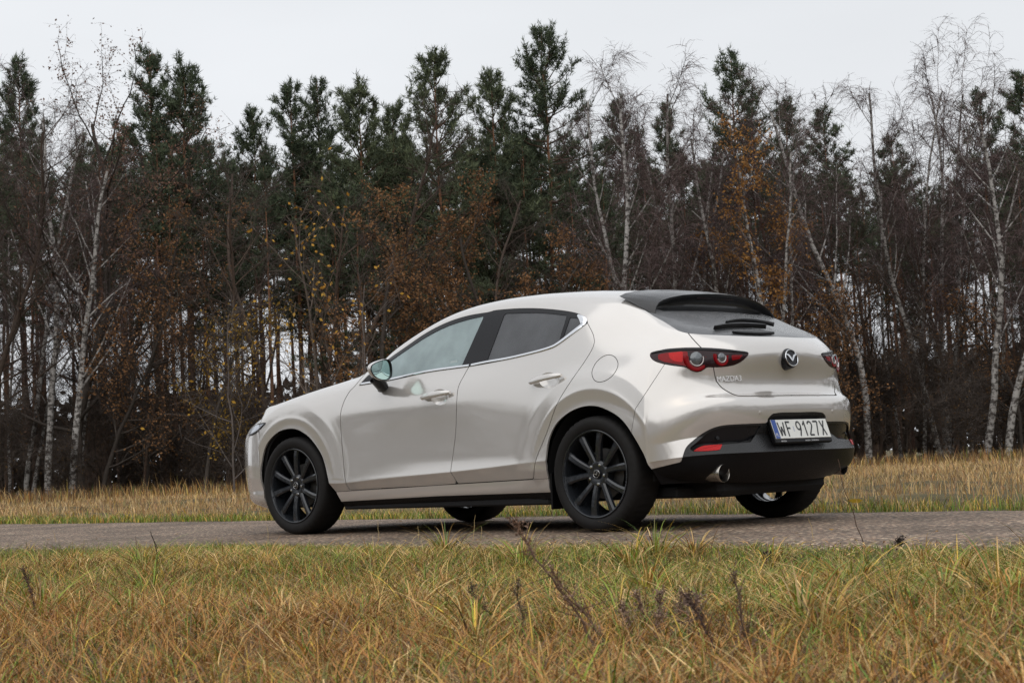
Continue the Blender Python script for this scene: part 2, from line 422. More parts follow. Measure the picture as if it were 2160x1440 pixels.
TV = np.concatenate([np.linspace(i, i+1, d, endpoint=False) for i, d in enumerate(_dv)]+[[NR-1.]])
G0 = surf(_P, TU, TV)              # (nv, nu, 3)

def smax(a, b, k):
    h = np.clip(.5+.5*(a-b)/k, 0, 1)
    return b*(1-h)+a*h + k*h*(1-h)
def flare(G):
    """flat ring round each wheel opening, meeting the tilted body above it in a crease"""
    G = G.copy()
    for cx, r1, yf, sl in ((0.0, .476, .8975, .34), (WB, .446, .8925, .28)):
        X, Y, Z = G[..., 0], G[..., 1], G[..., 2]
        r = np.hypot(X-cx, Z-.325); q = np.clip(r-r1, 0, None)
        yfl = yf - .11*np.clip(r1-r, 0, .15) - sl*q - .25*np.clip(q-.10, 0, None) - .45*np.clip(.36-Z, 0, None)
        yfl -= (1.4*np.clip(-.40-X, 0, None) if cx == 0 else 1.2*np.clip(X-3.08, 0, None))
        k = np.clip(.004+q*.55, .004, .055)
        w = np.clip((.97-Z)/.14, 0, 1)*np.clip((.82-r)/.15, 0, 1)*(Y > .5); w = w*w*(3-2*w)
        y2 = np.where(yfl > Y-k*1.02, smax(Y, yfl, k), Y)
        G[..., 1] = Y+(y2-Y)*w
    return G
G0 = flare(G0)
NV, NU = G0.shape[:2]
UU, VV = np.meshgrid(TU, TV)
def grid_normals(G):
    a = np.gradient(G, axis=1); b = np.gradient(G, axis=0)
    n = np.cross(a, b); n /= np.linalg.norm(n, axis=-1)[..., None]+1e-12
    return n
GN = grid_normals(G0)
if GN[NV//3, NU//2, 1] < 0: GN = -GN
class Surf:
    """triangle soup with normals and grid parameters"""
    def __init__(s, V, N, UV, T): s.V, s.N, s.UV, s.T = V, N, UV, T
    @staticmethod
    def base(step=1):
        ri = np.unique(np.append(np.arange(0, NV, step), NV-1)); rj = np.unique(np.append(np.arange(0, NU, step), NU-1))
        i, j = np.meshgrid(np.arange(len(ri)-1), np.arange(len(rj)-1), indexing='ij')
        a = (ri[i]*NU+rj[j]).ravel(); b = (ri[i]*NU+rj[j+1]).ravel(); c = (ri[i+1]*NU+rj[j]).ravel(); d = (ri[i+1]*NU+rj[j+1]).ravel()
        T = np.concatenate([np.stack([a, b, d], 1), np.stack([a, d, c], 1)])
        return Surf(G0.reshape(-1, 3), GN.reshape(-1, 3), np.stack([UU.ravel(), VV.ravel()], 1), T)
    def compact(s):
        u, inv = np.unique(s.T, return_inverse=True)
        return Surf(s.V[u], s.N[u], s.UV[u], inv.reshape(-1, 3))
    def cut(s, f):
        """f: per-vertex values; returns (f<0 part, f>=0 part)"""
        f = np.where(np.abs(f) < 1e-9, 1e-9, f)
        return s._keep(f), s._keep(-f)
    def _keep(s, f):
        T = s.T; ins = (f[T] < 0); cnt = ins.sum(1)
        keep = [T[cnt == 3]]
        newV, newN, newUV = [s.V], [s.N], [s.UV]
        cache = {}; base = len(s.V); ex = []
        def mid(a, b):
            k = (a, b) if a < b else (b, a)
            if k not in cache:
                t = f[k[0]]/(f[k[0]]-f[k[1]])
                cache[k] = base+len(ex); ex.append((k[0], k[1], t))
            return cache[k]
        out = []
        for tri, m in zip(T[(cnt == 1) | (cnt == 2)], ins[(cnt == 1) | (cnt == 2)]):
            if m.sum() == 1:
                k = int(np.argmax(m)); a, b, c = tri[k], tri[(k+1) % 3], tri[(k+2) % 3]
                out.append((a, mid(a, b), mid(a, c)))
            else:
                k = int(np.argmin(m)); a, b, c = tri[k], tri[(k+1) % 3], tri[(k+2) % 3]
                p, q = mid(a, b), mid(a, c)
                out.append((p, b, c)); out.append((p, c, q))
        V, N, UV = s.V, s.N, s.UV
        if ex:
            e = np.array([(x[0], x[1]) for x in ex]); t = np.array([x[2] for x in ex])[:, None]
            V = np.concatenate([V, V[e[:, 0]]*(1-t)+V[e[:, 1]]*t])
            n = N[e[:, 0]]*(1-t)+N[e[:, 1]]*t; n /= np.linalg.norm(n, axis=1)[:, None]+1e-12
            N = np.concatenate([N, n]); UV = np.concatenate([UV, UV[e[:, 0]]*(1-t)+UV[e[:, 1]]*t])
        if out: keep.append(np.array(out))
        return Surf(V, N, UV, np.concatenate(keep)).compact() if sum(map(len, keep)) else Surf(V[:0], N[:0], UV[:0], np.zeros((0, 3), int))

def poly_sdf(P, poly):
    """signed distance of 2-D points to a closed polygon, negative inside"""
    poly = np.asarray(poly, float); P = np.asarray(P, float)
    d = np.full(len(P), 1e18); inside = np.zeros(len(P), bool)
    n = len(poly)
    for i in range(n):
        a, b = poly[i], poly[(i+1) % n]
        e = b-a; w = P-a
        t = np.clip((w @ e)/(e @ e+1e-12), 0, 1)
        d = np.minimum(d, ((w-t[:, None]*e)**2).sum(1))
        cond = (a[1] > P[:, 1]) != (b[1] > P[:, 1])
        xi = a[0]+(P[:, 1]-a[1])/(b[1]-a[1]+1e-18)*(b[0]-a[0])
        inside ^= cond & (P[:, 0] < xi)
    return np.where(inside, -1, 1)*np.sqrt(d)

def smooth_poly(pts, n=6, closed=True, corner=50):
    """Catmull-Rom rounding of a traced outline, keeping corners sharper than `corner` degrees"""
    P = np.asarray(pts, float); m = len(P); out = []
    for i in range(m if closed else m-1):
        p0, p1, p2, p3 = P[(i-1) % m], P[i], P[(i+1) % m], P[(i+2) % m]
        if not closed:
            if i == 0: p0 = p1
            if i == m-2: p3 = p2
        def ang(a, b, c):
            u, v = b-a, c-b
            return math.degrees(math.acos(np.clip((u @ v)/(np.linalg.norm(u)*np.linalg.norm(v)+1e-9), -1, 1)))
        t1 = (p2-p0)/2; t2 = (p3-p1)/2
        L_ = np.linalg.norm(p2-p1)
        if ang(p0, p1, p2) > corner: t1 = (p2-p1)*.8
        if ang(p1, p2, p3) > corner: t2 = (p2-p1)*.8
        t1 *= min(1, L_/(np.linalg.norm(t1)+1e-9)); t2 *= min(1, L_/(np.linalg.norm(t2)+1e-9))
        for k in range(n):
            t = k/n
            out.append((2*t**3-3*t**2+1)*p1+(t**3-2*t**2+t)*t1+(-2*t**3+3*t**2)*p2+(t**3-t**2)*t2)
    if not closed: out.append(P[-1])
    return np.array(out)
def crop(ox, oy, s, pts): return [(ox+a/s, oy+b/s) for a, b in pts]

# ------------------------------------------------------------------ car materials
def car_paint():
    m, nt, b = nodes_of('car_paint'); N, L = nt.nodes, nt.links
    b.inputs['Base Color'].default_value = (.675, .650, .622, 1)
    b.inputs['Metallic'].default_value = .52; b.inputs['Roughness'].default_value = .15
    b.inputs['Coat Weight'].default_value = 1.0; b.inputs['Coat Roughness'].default_value = .025
    tc = N.new('ShaderNodeTexCoord'); vz = N.new('ShaderNodeTexNoise'); vz.inputs['Scale'].default_value = 900; vz.inputs['Detail'].default_value = 1
    L.new(tc.outputs['Object'], vz.inputs['Vector'])
    mr = N.new('ShaderNodeMapRange'); mr.inputs['To Min'].default_value = .96; mr.inputs['To Max'].default_value = 1.04
    L.new(vz.outputs['Fac'], mr.inputs['Value'])
    sc = N.new('ShaderNodeVectorMath'); sc.operation = 'SCALE'; sc.inputs[0].default_value = (.675, .650, .622)
    L.new(mr.outputs['Result'], sc.inputs['Scale']); L.new(sc.outputs['Vector'], b.inputs['Base Color'])
    # faint road film on the lower body
    return m
PAINT = car_paint()
BLACK_GLOSS = pmat('gloss_black', (.010, .010, .012), .22, 0, .1, 8, spec=.35)
BLACK_TRIM = pmat('black_plastic', (.005, .005, .006), .34, 0, .15, 30, bump=.25, bump_scale=900, spec=.22)
SPOILER_MAT = pmat('spoiler_black', (.010, .0105, .012), .28, 0, .12, 60, coat=.3, bump=.5, bump_scale=420)
SKYLIT_TRIM = pmat('skylit_plastic', (.020, .0205, .022), .24, 0, .12, 60, bump=.5, bump_scale=420)  # lighter copy of the black plastic, sky light put into its colour
RUBBER = pmat('tyre_rubber', (.014, .0132, .013), .68, 0, .25, 40, bump=.25, bump_scale=300, spec=.25)
RIM_MAT = pmat('black_alloy', (.020, .023, .028), .22, .2, .1, 20, coat=.6)
DARK_IN = pmat('dark_cavity', (.008, .008, .009), .8, 0, .2, 10)
CHROME = pmat('chrome', (.82, .83, .85), .10, 1., .03, 10)
STEEL = pmat('exhaust_steel', (.42, .40, .37), .26, 1., .1, 30)
CABIN = pmat('cabin_trim', (.03, .03, .032), .7, 0, .2, 20)
RED_LENS = pmat('red_lens', (.22, .003, .006), .16, 0, .15, 40, spec=.3)
RED_BRIGHT = pmat('red_reflector', (.50, .008, .010), .22, 0, .35, 160, spec=.3)
DARK_LENS = pmat('smoked_lens', (.018, .004, .006), .10, 0, .15, 30, spec=.4)
PLATE_WHITE = pmat('plate_white', (.72, .73, .70), .35, 0, .04, 30)
PLATE_BLUE = pmat('plate_blue', (.02, .07, .30), .35, 0, .05, 30)
INK = pmat('plate_ink', (.02, .02, .022), .4, 0, .1, 30)
PRINT_WHITE = pmat('frame_print', (.55, .56, .58), .4, 0, .05, 30)
MIRROR_MAT = pmat('mirror_glass', (.45, .62, .60), .03, 1., .02, 5)
LAMP_CLEAR = pmat('headlamp_lens', (.42, .45, .52), .10, .3, .35, 25, coat=1.)
LENS_GLASS = pmat('lamp_bowl', (.16, .17, .18), .08, .6, .4, 120, coat=1.)

LAMP_WHITE = pmat('lamp_white', (.62, .58, .58), .25, 0, .05, 20, coat=.5)
BADGE = pmat('skylit_chrome', (.86, .87, .89), .35, .25, .03, 10)  # pale, barely metallic base stands in for sky mirrored in the chrome letters

def dew_glass(name, tint, film, film_amt, rough=.04, drop_scale=260, drop=.5):
    """car glass: tinted see-through pane under a thin film of dew drops"""
    m, nt, b = nodes_of(name); N, L = nt.nodes, nt.links
    out = N['Material Output']
    tr = N.new('ShaderNodeBsdfTransparent'); tr.inputs['Color'].default_value = (*tint, 1)
    tc = N.new('ShaderNodeTexCoord'); vo = N.new('ShaderNodeTexVoronoi'); vo.inputs['Scale'].default_value = drop_scale
    L.new(tc.outputs['Object'], vo.inputs['Vector'])
    cr = N.new('ShaderNodeMapRange'); cr.inputs['From Min'].default_value = .12; cr.inputs['From Max'].default_value = .5
    cr.inputs['To Min'].default_value = 1; cr.inputs['To Max'].default_value = 0
    L.new(vo.outputs['Distance'], cr.inputs['Value'])
    nz = N.new('ShaderNodeTexNoise'); nz.inputs['Scale'].default_value = 5; nz.inputs['Detail'].default_value = 5
    L.new(tc.outputs['Object'], nz.inputs['Vector'])
    b.inputs['Base Color'].default_value = (*film, 1); b.inputs['Roughness'].default_value = .5
    bp = N.new('ShaderNodeBump'); bp.inputs['Strength'].default_value = drop; bp.inputs['Distance'].default_value = .0015
    L.new(cr.outputs['Result'], bp.inputs['Height'])
    L.new(bp.outputs['Normal'], b.inputs['Normal'])
    am = N.new('ShaderNodeMapRange'); am.inputs['From Min'].default_value = .3; am.inputs['From Max'].default_value = .7
    am.inputs['To Min'].default_value = film_amt*.8; am.inputs['To Max'].default_value = min(1, film_amt*1.2)
    L.new(nz.outputs['Fac'], am.inputs['Value'])
    mx = N.new('ShaderNodeMixShader'); L.new(am.outputs['Result'], mx.inputs[0]); L.new(tr.outputs[0], mx.inputs[1]); L.new(b.outputs[0], mx.inputs[2])
    gl = N.new('ShaderNodeBsdfGlossy'); gl.inputs['Roughness'].default_value = rough
    L.new(bp.outputs['Normal'], gl.inputs['Normal'])
    fr = N.new('ShaderNodeFresnel'); fr.inputs['IOR'].default_value = 1.5
    m2 = N.new('ShaderNodeMixShader'); L.new(fr.outputs[0], m2.inputs[0]); L.new(mx.outputs[0], m2.inputs[1]); L.new(gl.outputs[0], m2.inputs[2])
    L.new(m2.outputs[0], out.inputs['Surface'])
    return m
GLASS_FRONT = dew_glass('front_glass', (.66, .84, .84), (.47, .60, .62), .60)
GLASS_PRIV = dew_glass('privacy_glass', (.05, .055, .06), (.075, .08, .09), .75, .06)
GLASS_REAR = dew_glass('rear_glass', (.04, .045, .05), (.115, .12, .13), .85, .10, 330, .9)

# ------------------------------------------------------------------ cutting the body into panels
BASE = Surf.base()
BVH = BVHTree.FromPolygons([Vector(v) for v in BASE.V]+[Vector((v[0], -v[1], v[2])) for v in BASE.V], [tuple(t) for t in BASE.T]+[tuple(t) for t in BASE.T+len(BASE.V)])
def hit(u, v):
    o, d = px_ray(u, v)
    p, n, i, _ = BVH.ray_cast(Vector(o), Vector(d))
    if p is None: raise ValueError('no body at %s %s' % (u, v))
    n = np.array(n); n = n if n @ d < 0 else -n
    return np.array(p), n/np.linalg.norm(n)
car = tag(empty('hatchback_car'), 'pale beige metallic hatchback with black wheels parked on the road', 'car')

ARCH_R = [(.40,.0),(.385,.25),(.36,.417),(.338,.521),(.274,.614),(.168,.677),(.052,.705),(-.061,.699),(-.182,.653),(-.261,.598),(-.334,.504),(-.394,.391),(-.415,.31),(-.43,.20),(-.43,0)]
ARCH_F = [(3.0,.0),(3.03,.159),(3.066,.226),(3.079,.377),(3.064,.467),(3.012,.586),(2.94,.649),(2.839,.693),(2.723,.704),(2.629,.689),(2.528,.64),(2.448,.57),(2.389,.492),(2.342,.358),(2.306,.27),(2.278,.207),(2.26,0)]
def f_xz(S, poly, ymin=.5):
    f = poly_sdf(S.V[:, [0, 2]], poly)
    return np.where(S.V[:, 1] < ymin, 1., f)
def f_px(S, poly, umin=3.0, umax=17.5, vmin=-1, vmax=99):
    f = poly_sdf(to_px(S.V), poly)
    bad = (S.UV[:, 0] < umin) | (S.UV[:, 0] > umax) | (S.UV[:, 1] < vmin) | (S.UV[:, 1] > vmax)
    return np.where(bad, 50., f)
def split(S, f, g):
    """inside part shrunk by g and outside part shrunk by g: the seam between is open"""
    ins, _ = S.cut(f+g); _, out = S.cut(f-g)
    return ins, out

def panel_mesh(name, S, side, depth=.012, offset=0.):
    """side: 'l', 'r' or 'both'"""
    V = S.V + S.N*offset; N = S.N; T = S.T
    E = np.concatenate([T[:, [0, 1]], T[:, [1, 2]], T[:, [2, 0]]])
    key = np.sort(E, 1); k = key[:, 0].astype(np.int64)*len(V)+key[:, 1]
    u, idx, cnt = np.unique(k, return_index=True, return_counts=True)
    be = E[idx[cnt == 1]]
    mid_y = np.abs(V[be].mean(1)[:, 1]); be = be[mid_y > .004]
    Vs, Ns, Ts, Qs = [V], [N], [T], []
    n0 = len(V)
    if depth > 0 and len(be):
        a, b = V[be[:, 0]], V[be[:, 1]]
        a2, b2 = a-N[be[:, 0]]*depth, b-N[be[:, 1]]*depth
        en = np.cross(b-a, (N[be[:, 0]]+N[be[:, 1]])/2); en /= np.linalg.norm(en, axis=1)[:, None]+1e-12
        m = len(be)
        Vs += [a, b, b2, a2]; Ns += [en]*4
        Qs = np.stack([n0+np.arange(m), n0+3*m+np.arange(m), n0+2*m+np.arange(m), n0+m+np.arange(m)], 1)
    V = np.concatenate(Vs); N = np.concatenate(Ns)
    Qs = np.asarray(Qs, int).reshape(-1, 4)
    mir = np.array([1, -1, 1.])
    def one(sgn):
        if sgn > 0: return V, N, T, Qs
        return V*mir, N*mir, T[:, ::-1], Qs[:, ::-1]
    if side == 'l': v, n, t, q = one(1)
    elif side == 'r': v, n, t, q = one(-1)
    else:
        a, b = one(1), one(-1); k = len(a[0])
        v = np.concatenate([a[0], b[0]]); n = np.concatenate([a[1], b[1]]); t = np.concatenate([a[2], b[2]+k]); q = np.concatenate([a[3], b[3]+k])
    return mesh_np(name, v, q if len(q) else None, t, True, normals=n)
def pieces(S):
    """connected pieces of a cut surface, largest first"""
    lab = np.arange(len(S.V))
    for _ in range(400):
        m = lab[S.T].min(1); new = lab.copy()
        for c in range(3): np.minimum.at(new, S.T[:, c], m)
        new = new[new]
        if (new == lab).all(): break
        lab = new
    tl = lab[S.T[:, 0]]; u, c = np.unique(tl, return_counts=True)
    return [Surf(S.V, S.N, S.UV, S.T[tl == k]).compact() for k in u[np.argsort(-c)]]
def panel(name, S, mat, parent=None, side='both', depth=.012, offset=0.):
    return obj(name, panel_mesh(name, S, side, depth, offset), mat, parent if parent is not None else car)
def pair(name, S, mat, parents=None, depth=.012, offset=0.):
    a = panel(name, S, mat, None if parents is None else parents[0], 'l', depth, offset)
    b = panel(name, S, mat, None if parents is None else parents[1], 'r', depth, offset)
    return a, b

G = .6                                                       # half a shut line, in pixels of the frame
rest = BASE
for A in (ARCH_R, ARCH_F):
    _, rest = rest.cut(f_xz(rest, smooth_poly(A, 4, corner=70)))
inner = Surf.base(4).compact()
for A in (ARCH_R, ARCH_F):
    _, inner = inner.cut(f_xz(inner, smooth_poly(A, 4, corner=70)))

# side windows
DLO = [(757,813.2),(764,804.5)]+crop(680,640,5.684,[(560,850),(800,660),(1000,520),(1250,350),(1500,225),(1750,145),(2000,103)])+crop(1000,600,6.353,[(280,345),(600,320),(900,322),(1200,350),(1380,385),(1480,440),(1522,500)])+[(1239,681.5),(1185.7,720.5),(1172,730),(1133,743.3),(1075,757.3),(991.4,773),(908.7,784.3),(856,795),(817,803.8)]
_f = f_px(rest, smooth_poly(DLO, 4), 5.75, 13, 12.2, 16.4)
_f = np.where((rest.V[:, 1] < np.interp(rest.V[:, 0], [.2, 1.3, 1.9, 2.2], [.60, .60, .655, .70])), 50., _f)
dlo, rest = split(rest, _f, .35)
FG = [(793,804.5),(800,781.5),(823.4,761.8),(856,738.8),(900,709.8),(944,687.8),(988,673.6),(1020.5,666.6),(973,772),(908.7,782.6),(856,792.7),(819,800.5)]
RG = crop(1000,600,6.353,[(410,387),(800,377),(1000,387),(1240,413),(1135,762)])+[(1179,724),(1152.7,733.5),(1094.4,749.8),(1026.4,762.6)]
QG = crop(1000,600,6.353,[(1285,440),(1380,452),(1440,525),(1420,557),(1178,752)])
fglass, dlo = split(dlo, f_px(dlo, smooth_poly(FG, 3, corner=30)), .15)
rglass, dlo = split(dlo, f_px(dlo, smooth_poly(RG, 3, corner=30)), .15)
qglass, dlo = split(dlo, f_px(dlo, smooth_poly(QG, 3, corner=30)), .15)
# fuel flap, lamps, rear glass
FLAP = crop(1180,640,7.2,[(770,780),(850,820),(890,910),(870,1000),(800,1100),(700,1170),(600,1192),(530,1160),(493,1070),(510,980),(570,880),(670,800)])
flap_r, _ = rest.cut(f_px(rest, smooth_poly(FLAP, 5, corner=80))-.72)
flap, rest = split(rest, f_px(rest, smooth_poly(FLAP, 5, corner=80)), .7)
LAMP = crop(1360,720,9,[(100,250),(130,205),(400,150),(800,120),(1240,130),(1600,160),(1900,190),(1972,218),(1960,260),(1850,370),(1700,445),(1500,480),(1290,490),(1185,490),(1110,540),(1050,570),(970,577),(880,550),(780,492),(500,452),(300,412),(170,360),(112,300)])
lamp, rest = split(rest, f_px(rest, smooth_poly(LAMP, 4, corner=60), umin=12.), .45)
RGL = [(1340,640),(1362,655),(1380.5,667),(1400,677.5),(1420,690),(1430,696.5),(1440,700),(1452,702.5),(1480,704.8),(1520,706.6),(1600,709.3),(1720,710.5),(1800,711),(1800,560),(1340,560)]
_f = f_px(rest, RGL, umin=12.0, vmin=12.2); _f = np.where(rest.UV[:, 1] > 16.6, 50., _f)
rearglass, rest = split(rest, _f, .4)
TG = [(1449,699),(1460,713),(1476,730),(1483,735.5),(1498,737),(1500,755),(1505,775),(1508,792),(1512.5,805),(1524,818.5),(1546,831),(1562,835),(1700,833),(1900,831),(1900,690),(1600,690)]
tgate, rest = split(rest, f_px(rest, smooth_poly(TG, 3, corner=35), umin=12.5), 1.0)
# doors
FD = [(760,800),(746.9,816),(738,824.7),(727.5,842.3),(720.5,861.7),(717.8,880),(720,918),(724.7,975.7),(729.4,1017.4),(738.6,1033),(921.5,1023),(966,1019.6),(950.4,994.3),(960.8,918),(963,862),(963.6,845),(966.8,816),(979,791.3),(993,767),(993,700),(850,700)]
RD = [(993,767),(979,791.3),(966.8,816),(963.6,845),(963,862),(960.8,918),(950.4,994.3),(966,1019.6),(1125.2,1009.6),(1129.8,971),(1153,913),(1171.5,860),(1182,838.6),(1205,802.5),(1231.4,765),(1249.4,735.8),(1254.3,720.6),(1250.8,703.9),(1239.5,681.7),(1150,680),(993,700)]
fdoor, rest = split(rest, f_px(rest, smooth_poly(FD, 3, corner=28), 5.4, 12.5, vmax=13.9), G)
rdoor, rest = split(rest, f_px(rest, smooth_poly(RD, 3, corner=28), 5.4, 13, vmax=15), G)
HF = [(928+19*math.cos(t), 837+17*math.sin(t)) for t in np.linspace(0, 2*np.pi, 40, endpoint=False)]
HR = [(1158.6+21.5*math.cos(t), 801.6+16.5*math.sin(t)) for t in np.linspace(0, 2*np.pi, 40, endpoint=False)]
# black lower body
VAL = [(1362,992.3),(1368.7,990.7),(1437,974),(1441.7,958),(1447.5,943.3),(1459,931.7),(1479.6,915.6),(1505.8,901.8),(1535,896),(1608,892.6),(1618.5,892),(1620.5,881),(1630,872.5),(1651,869.8),(1760,869.3),(1900,869),(1900,1200),(1300,1200)]
val, rest = split(rest, f_px(rest, smooth_poly(VAL, 3, corner=30), umin=12.2), .45)
SILL = [(690,1059.5),(711,1058),(921.5,1046),(1153,1038),(1200,1036),(1200,1120),(690,1120)]
silldark, rest = split(rest, f_px(rest, SILL, 5.2, 12.2, vmax=4.7), .2)
SILLP = [(690,1037.9),(704,1037),(921.5,1023),(1153,1009),(1200,1006),(1200,1120),(690,1120)]
sill, rest = split(rest, f_px(rest, SILLP, 5.2, 12.2, vmax=6.3), .5)
# rear bumper skin, behind the wheel and below lamp and tailgate
BUMP = [(1340,862),(1402,768),(1440,760),(1620,760),(1900,760),(1900,1100),(1300,1100)]
_f = f_px(rest, BUMP, umin=12.2, vmax=12.0)
bump, rest = split(rest, _f, .5)
# bonnet, windscreen, headlamp, front bumper
u, v = rest.UV[:, 0], rest.UV[:, 1]
ub = np.interp(v, [11.0, 11.4, 12, 13], [3.3, 3.7, 4.4, 4.95])
fb = np.maximum(np.maximum(11.15-v, u-ub), v-13.05)
bonnet, rest = split(rest, fb*60, .35)
HL = crop(500,800,9.6,[(590,877),(500,882),(420,902),(330,952),(270,1012),(246,1080),(240,1150),(300,1130),(400,1070),(500,980),(570,910)])
head, rest = split(rest, f_px(rest, smooth_poly(HL, 3, corner=40), 3.0, 4.6), .4)
x, y, z = rest.V.T
wz = np.interp(z, [.95, 1.05, 1.2, 1.4], [.66, .645, .60, .53])
fw = np.maximum(np.maximum((1.47-.08*(y/.5)**2)-x, y-wz), (13.12-rest.UV[:, 1])*.1)
wind, rest = split(rest, fw, .002)
u, v = rest.UV[:, 0], rest.UV[:, 1]
fbm = np.maximum(u-4.08, v-10.9)
fbump, rest = split(rest, fbm*60, .3)
fender, shell = rest.cut(rest.UV[:, 0]-6.2)
fender, extra = fender.cut(fender.UV[:, 1]-13.6)
shell = Surf(np.concatenate([shell.V, extra.V]), np.concatenate([shell.N, extra.N]), np.concatenate([shell.UV, extra.UV]), np.concatenate([shell.T, extra.T+len(shell.V)]))

# ------------------------------------------------------------------ assembling the car
body = panel('body_shell', shell, PAINT)
pair('front_fender', fender, PAINT)
panel('bonnet', bonnet, PAINT)
panel('front_bumper', fbump, PAINT)
HLO = pair('headlamp', head, LAMP_CLEAR)
panel('windscreen', wind, GLASS_FRONT, depth=.004)
# inner dark shell: what shows behind seams, under the bumper and inside the wheel arches
_in = inner
_f = f_px(_in, smooth_poly(DLO, 3), 5.75, 13, 12.2, 16.4); _, _in = _in.cut(_f-2)
_f = f_px(_in, RGL, umin=12.0, vmin=12.2); _f = np.where(_in.UV[:, 1] > 16.6, 50., _f); _, _in = _in.cut(_f-2)
x, y, z = _in.V.T
fw = np.maximum(np.maximum((1.47-.08*(y/.5)**2)-x, y-np.interp(z, [.95, 1.05, 1.2, 1.4], [.66, .645, .60, .53])), (13.12-_in.UV[:, 1])*.1); _, _in = _in.cut(fw-.005)
_c = np.array([1.4, 0, .75]); _in.V = _c+(_in.V-_c)*np.array([.985, .968, .965])-np.array([0, 0, .022])*np.clip((_in.V[:, 2:]-.8)/.08, 0, 1); panel('inner_shell', _in, DARK_IN, depth=0)
# doors with windows, handles
fdA, fdB = fdoor.cut(f_px(fdoor, HF)); rdA, rdB = rdoor.cut(f_px(rdoor, HR))
FDO = pair('front_door', fdB, PAINT); RDO = pair('rear_door', rdB, PAINT)
pair('window_glass', fglass, GLASS_FRONT, FDO, .004, -.004)
pair('window_glass', rglass, GLASS_PRIV, RDO, .004, -.004)
pair('quarter_window', qglass, GLASS_PRIV, RDO, .004, -.004)
fr_f, fr_r = dlo.cut(f_px(dlo, [(1043.5,640),(1043,656),(993.5,769),(993.5,790),(600,820),(600,600)], 5.4, 13))
pair('window_frame', pieces(fr_f)[0], BLACK_GLOSS, FDO, .010, -.001); _ps = pieces(fr_r); pair('window_frame', _ps[0], BLACK_GLOSS, RDO, .010, -.001)
for _q in _ps[1:]:
    if len(_q.T) > 12: pair('window_mullion', _q, BLACK_GLOSS, RDO, .010, -.001)
def both(fn):
    """build a piece on the left and mirrored on the right"""
    for k, s in enumerate((1, -1)): fn(k, np.array([1, s, 1.]))
def mirrored(mb, name, mat, parents, angle=40):
    V = np.concatenate(mb.v); Q = np.concatenate(mb.q) if mb.q else None; T = np.concatenate(mb.t) if mb.t else None
    outl = []
    for k, s in enumerate((1, -1)):
        v = V*np.array([1, s, 1.]); q = Q if s > 0 or Q is None else Q[:, ::-1]; t = T if s > 0 or T is None else T[:, ::-1]
        me = mesh_np(name, v, q, t, True); me.set_sharp_from_angle(angle=math.radians(angle))
        outl.append(obj(name, me, mat, parents[k]))
    return outl
def trace(pts, off=0., n=4):
    """3-D curve on the body under a traced line"""
    c = smooth_poly(pts, n, closed=False, corner=80)
    out = []
    for a, b in c:
        p, nn = hit(a, b); out.append(p+nn*off)
    return np.array(out)
def ribbon(P, Nn, w, h):
    """bar along P lying on a surface with normals Nn: width w, height h (arrays)"""
    P = np.asarray(P); n = len(P); w = np.broadcast_to(w, n); h = np.broadcast_to(h, n)
    T = np.gradient(P, axis=0); T /= np.linalg.norm(T, axis=1)[:, None]
    S = np.cross(T, Nn); S /= np.linalg.norm(S, axis=1)[:, None]
    prof = [(-.5, 0), (-.5, .6), (-.3, 1), (.3, 1), (.5, .6), (.5, 0)]
    Gd = np.array([[P[i]+S[i]*w[i]*a+Nn[i]*h[i]*b for a, b in prof] for i in range(n)])
    mb = MB(); mb.grid(Gd)
    for k in (0, n-1): mb.add(Gd[k], T=[[0, i, i+1] for i in range(1, 5)])
    return mb
def traced_ribbon(pts, w, h, off=0., n=4):
    c = smooth_poly(pts, n, closed=False, corner=80); hs = [hit(a, b) for a, b in c]
    P = np.array([p+q*off for p, q in hs]); Nn = np.array([q for p, q in hs])
    w = np.interp(np.linspace(0, 1, len(P)), np.linspace(0, 1, len(np.atleast_1d(w))), np.atleast_1d(w))
    return ribbon(P, Nn, w, h)
mirrored(traced_ribbon([(527,917.5),(533,915.2),(541.7,910),(551,901.5),(558.5,893.2)], [.010,.018,.018,.014,.008], .004), 'lamp_bezel', BLACK_GLOSS, HLO)
mirrored(traced_ribbon([(560,892),(552,892.8),(544,895)], [.005,.007,.005], .003), 'lamp_bezel', BLACK_GLOSS, HLO)
# bright strip under the windows
mirrored(traced_ribbon([(762,810),(790,805.5),(817,801.3),(856,792.8),(908.7,782),(960,774.8),(990,770.8)], .016, .006), 'bright_strip', CHROME, FDO)
mirrored(traced_ribbon([(994.5,770),(1026,763.5),(1075,755),(1133,741.3),(1165,731.3),(1182,721),(1205,703.5),(1228,686)], [.016,.016,.016,.020,.026], .006), 'bright_strip', CHROME, RDO)
mirrored(traced_ribbon([(1219.5,665),(1227,671.5),(1231.5,677.5),(1231.5,682),(1226,687.5)], [.012,.034,.048,.036,.014], .006), 'bright_corner', CHROME, RDO)
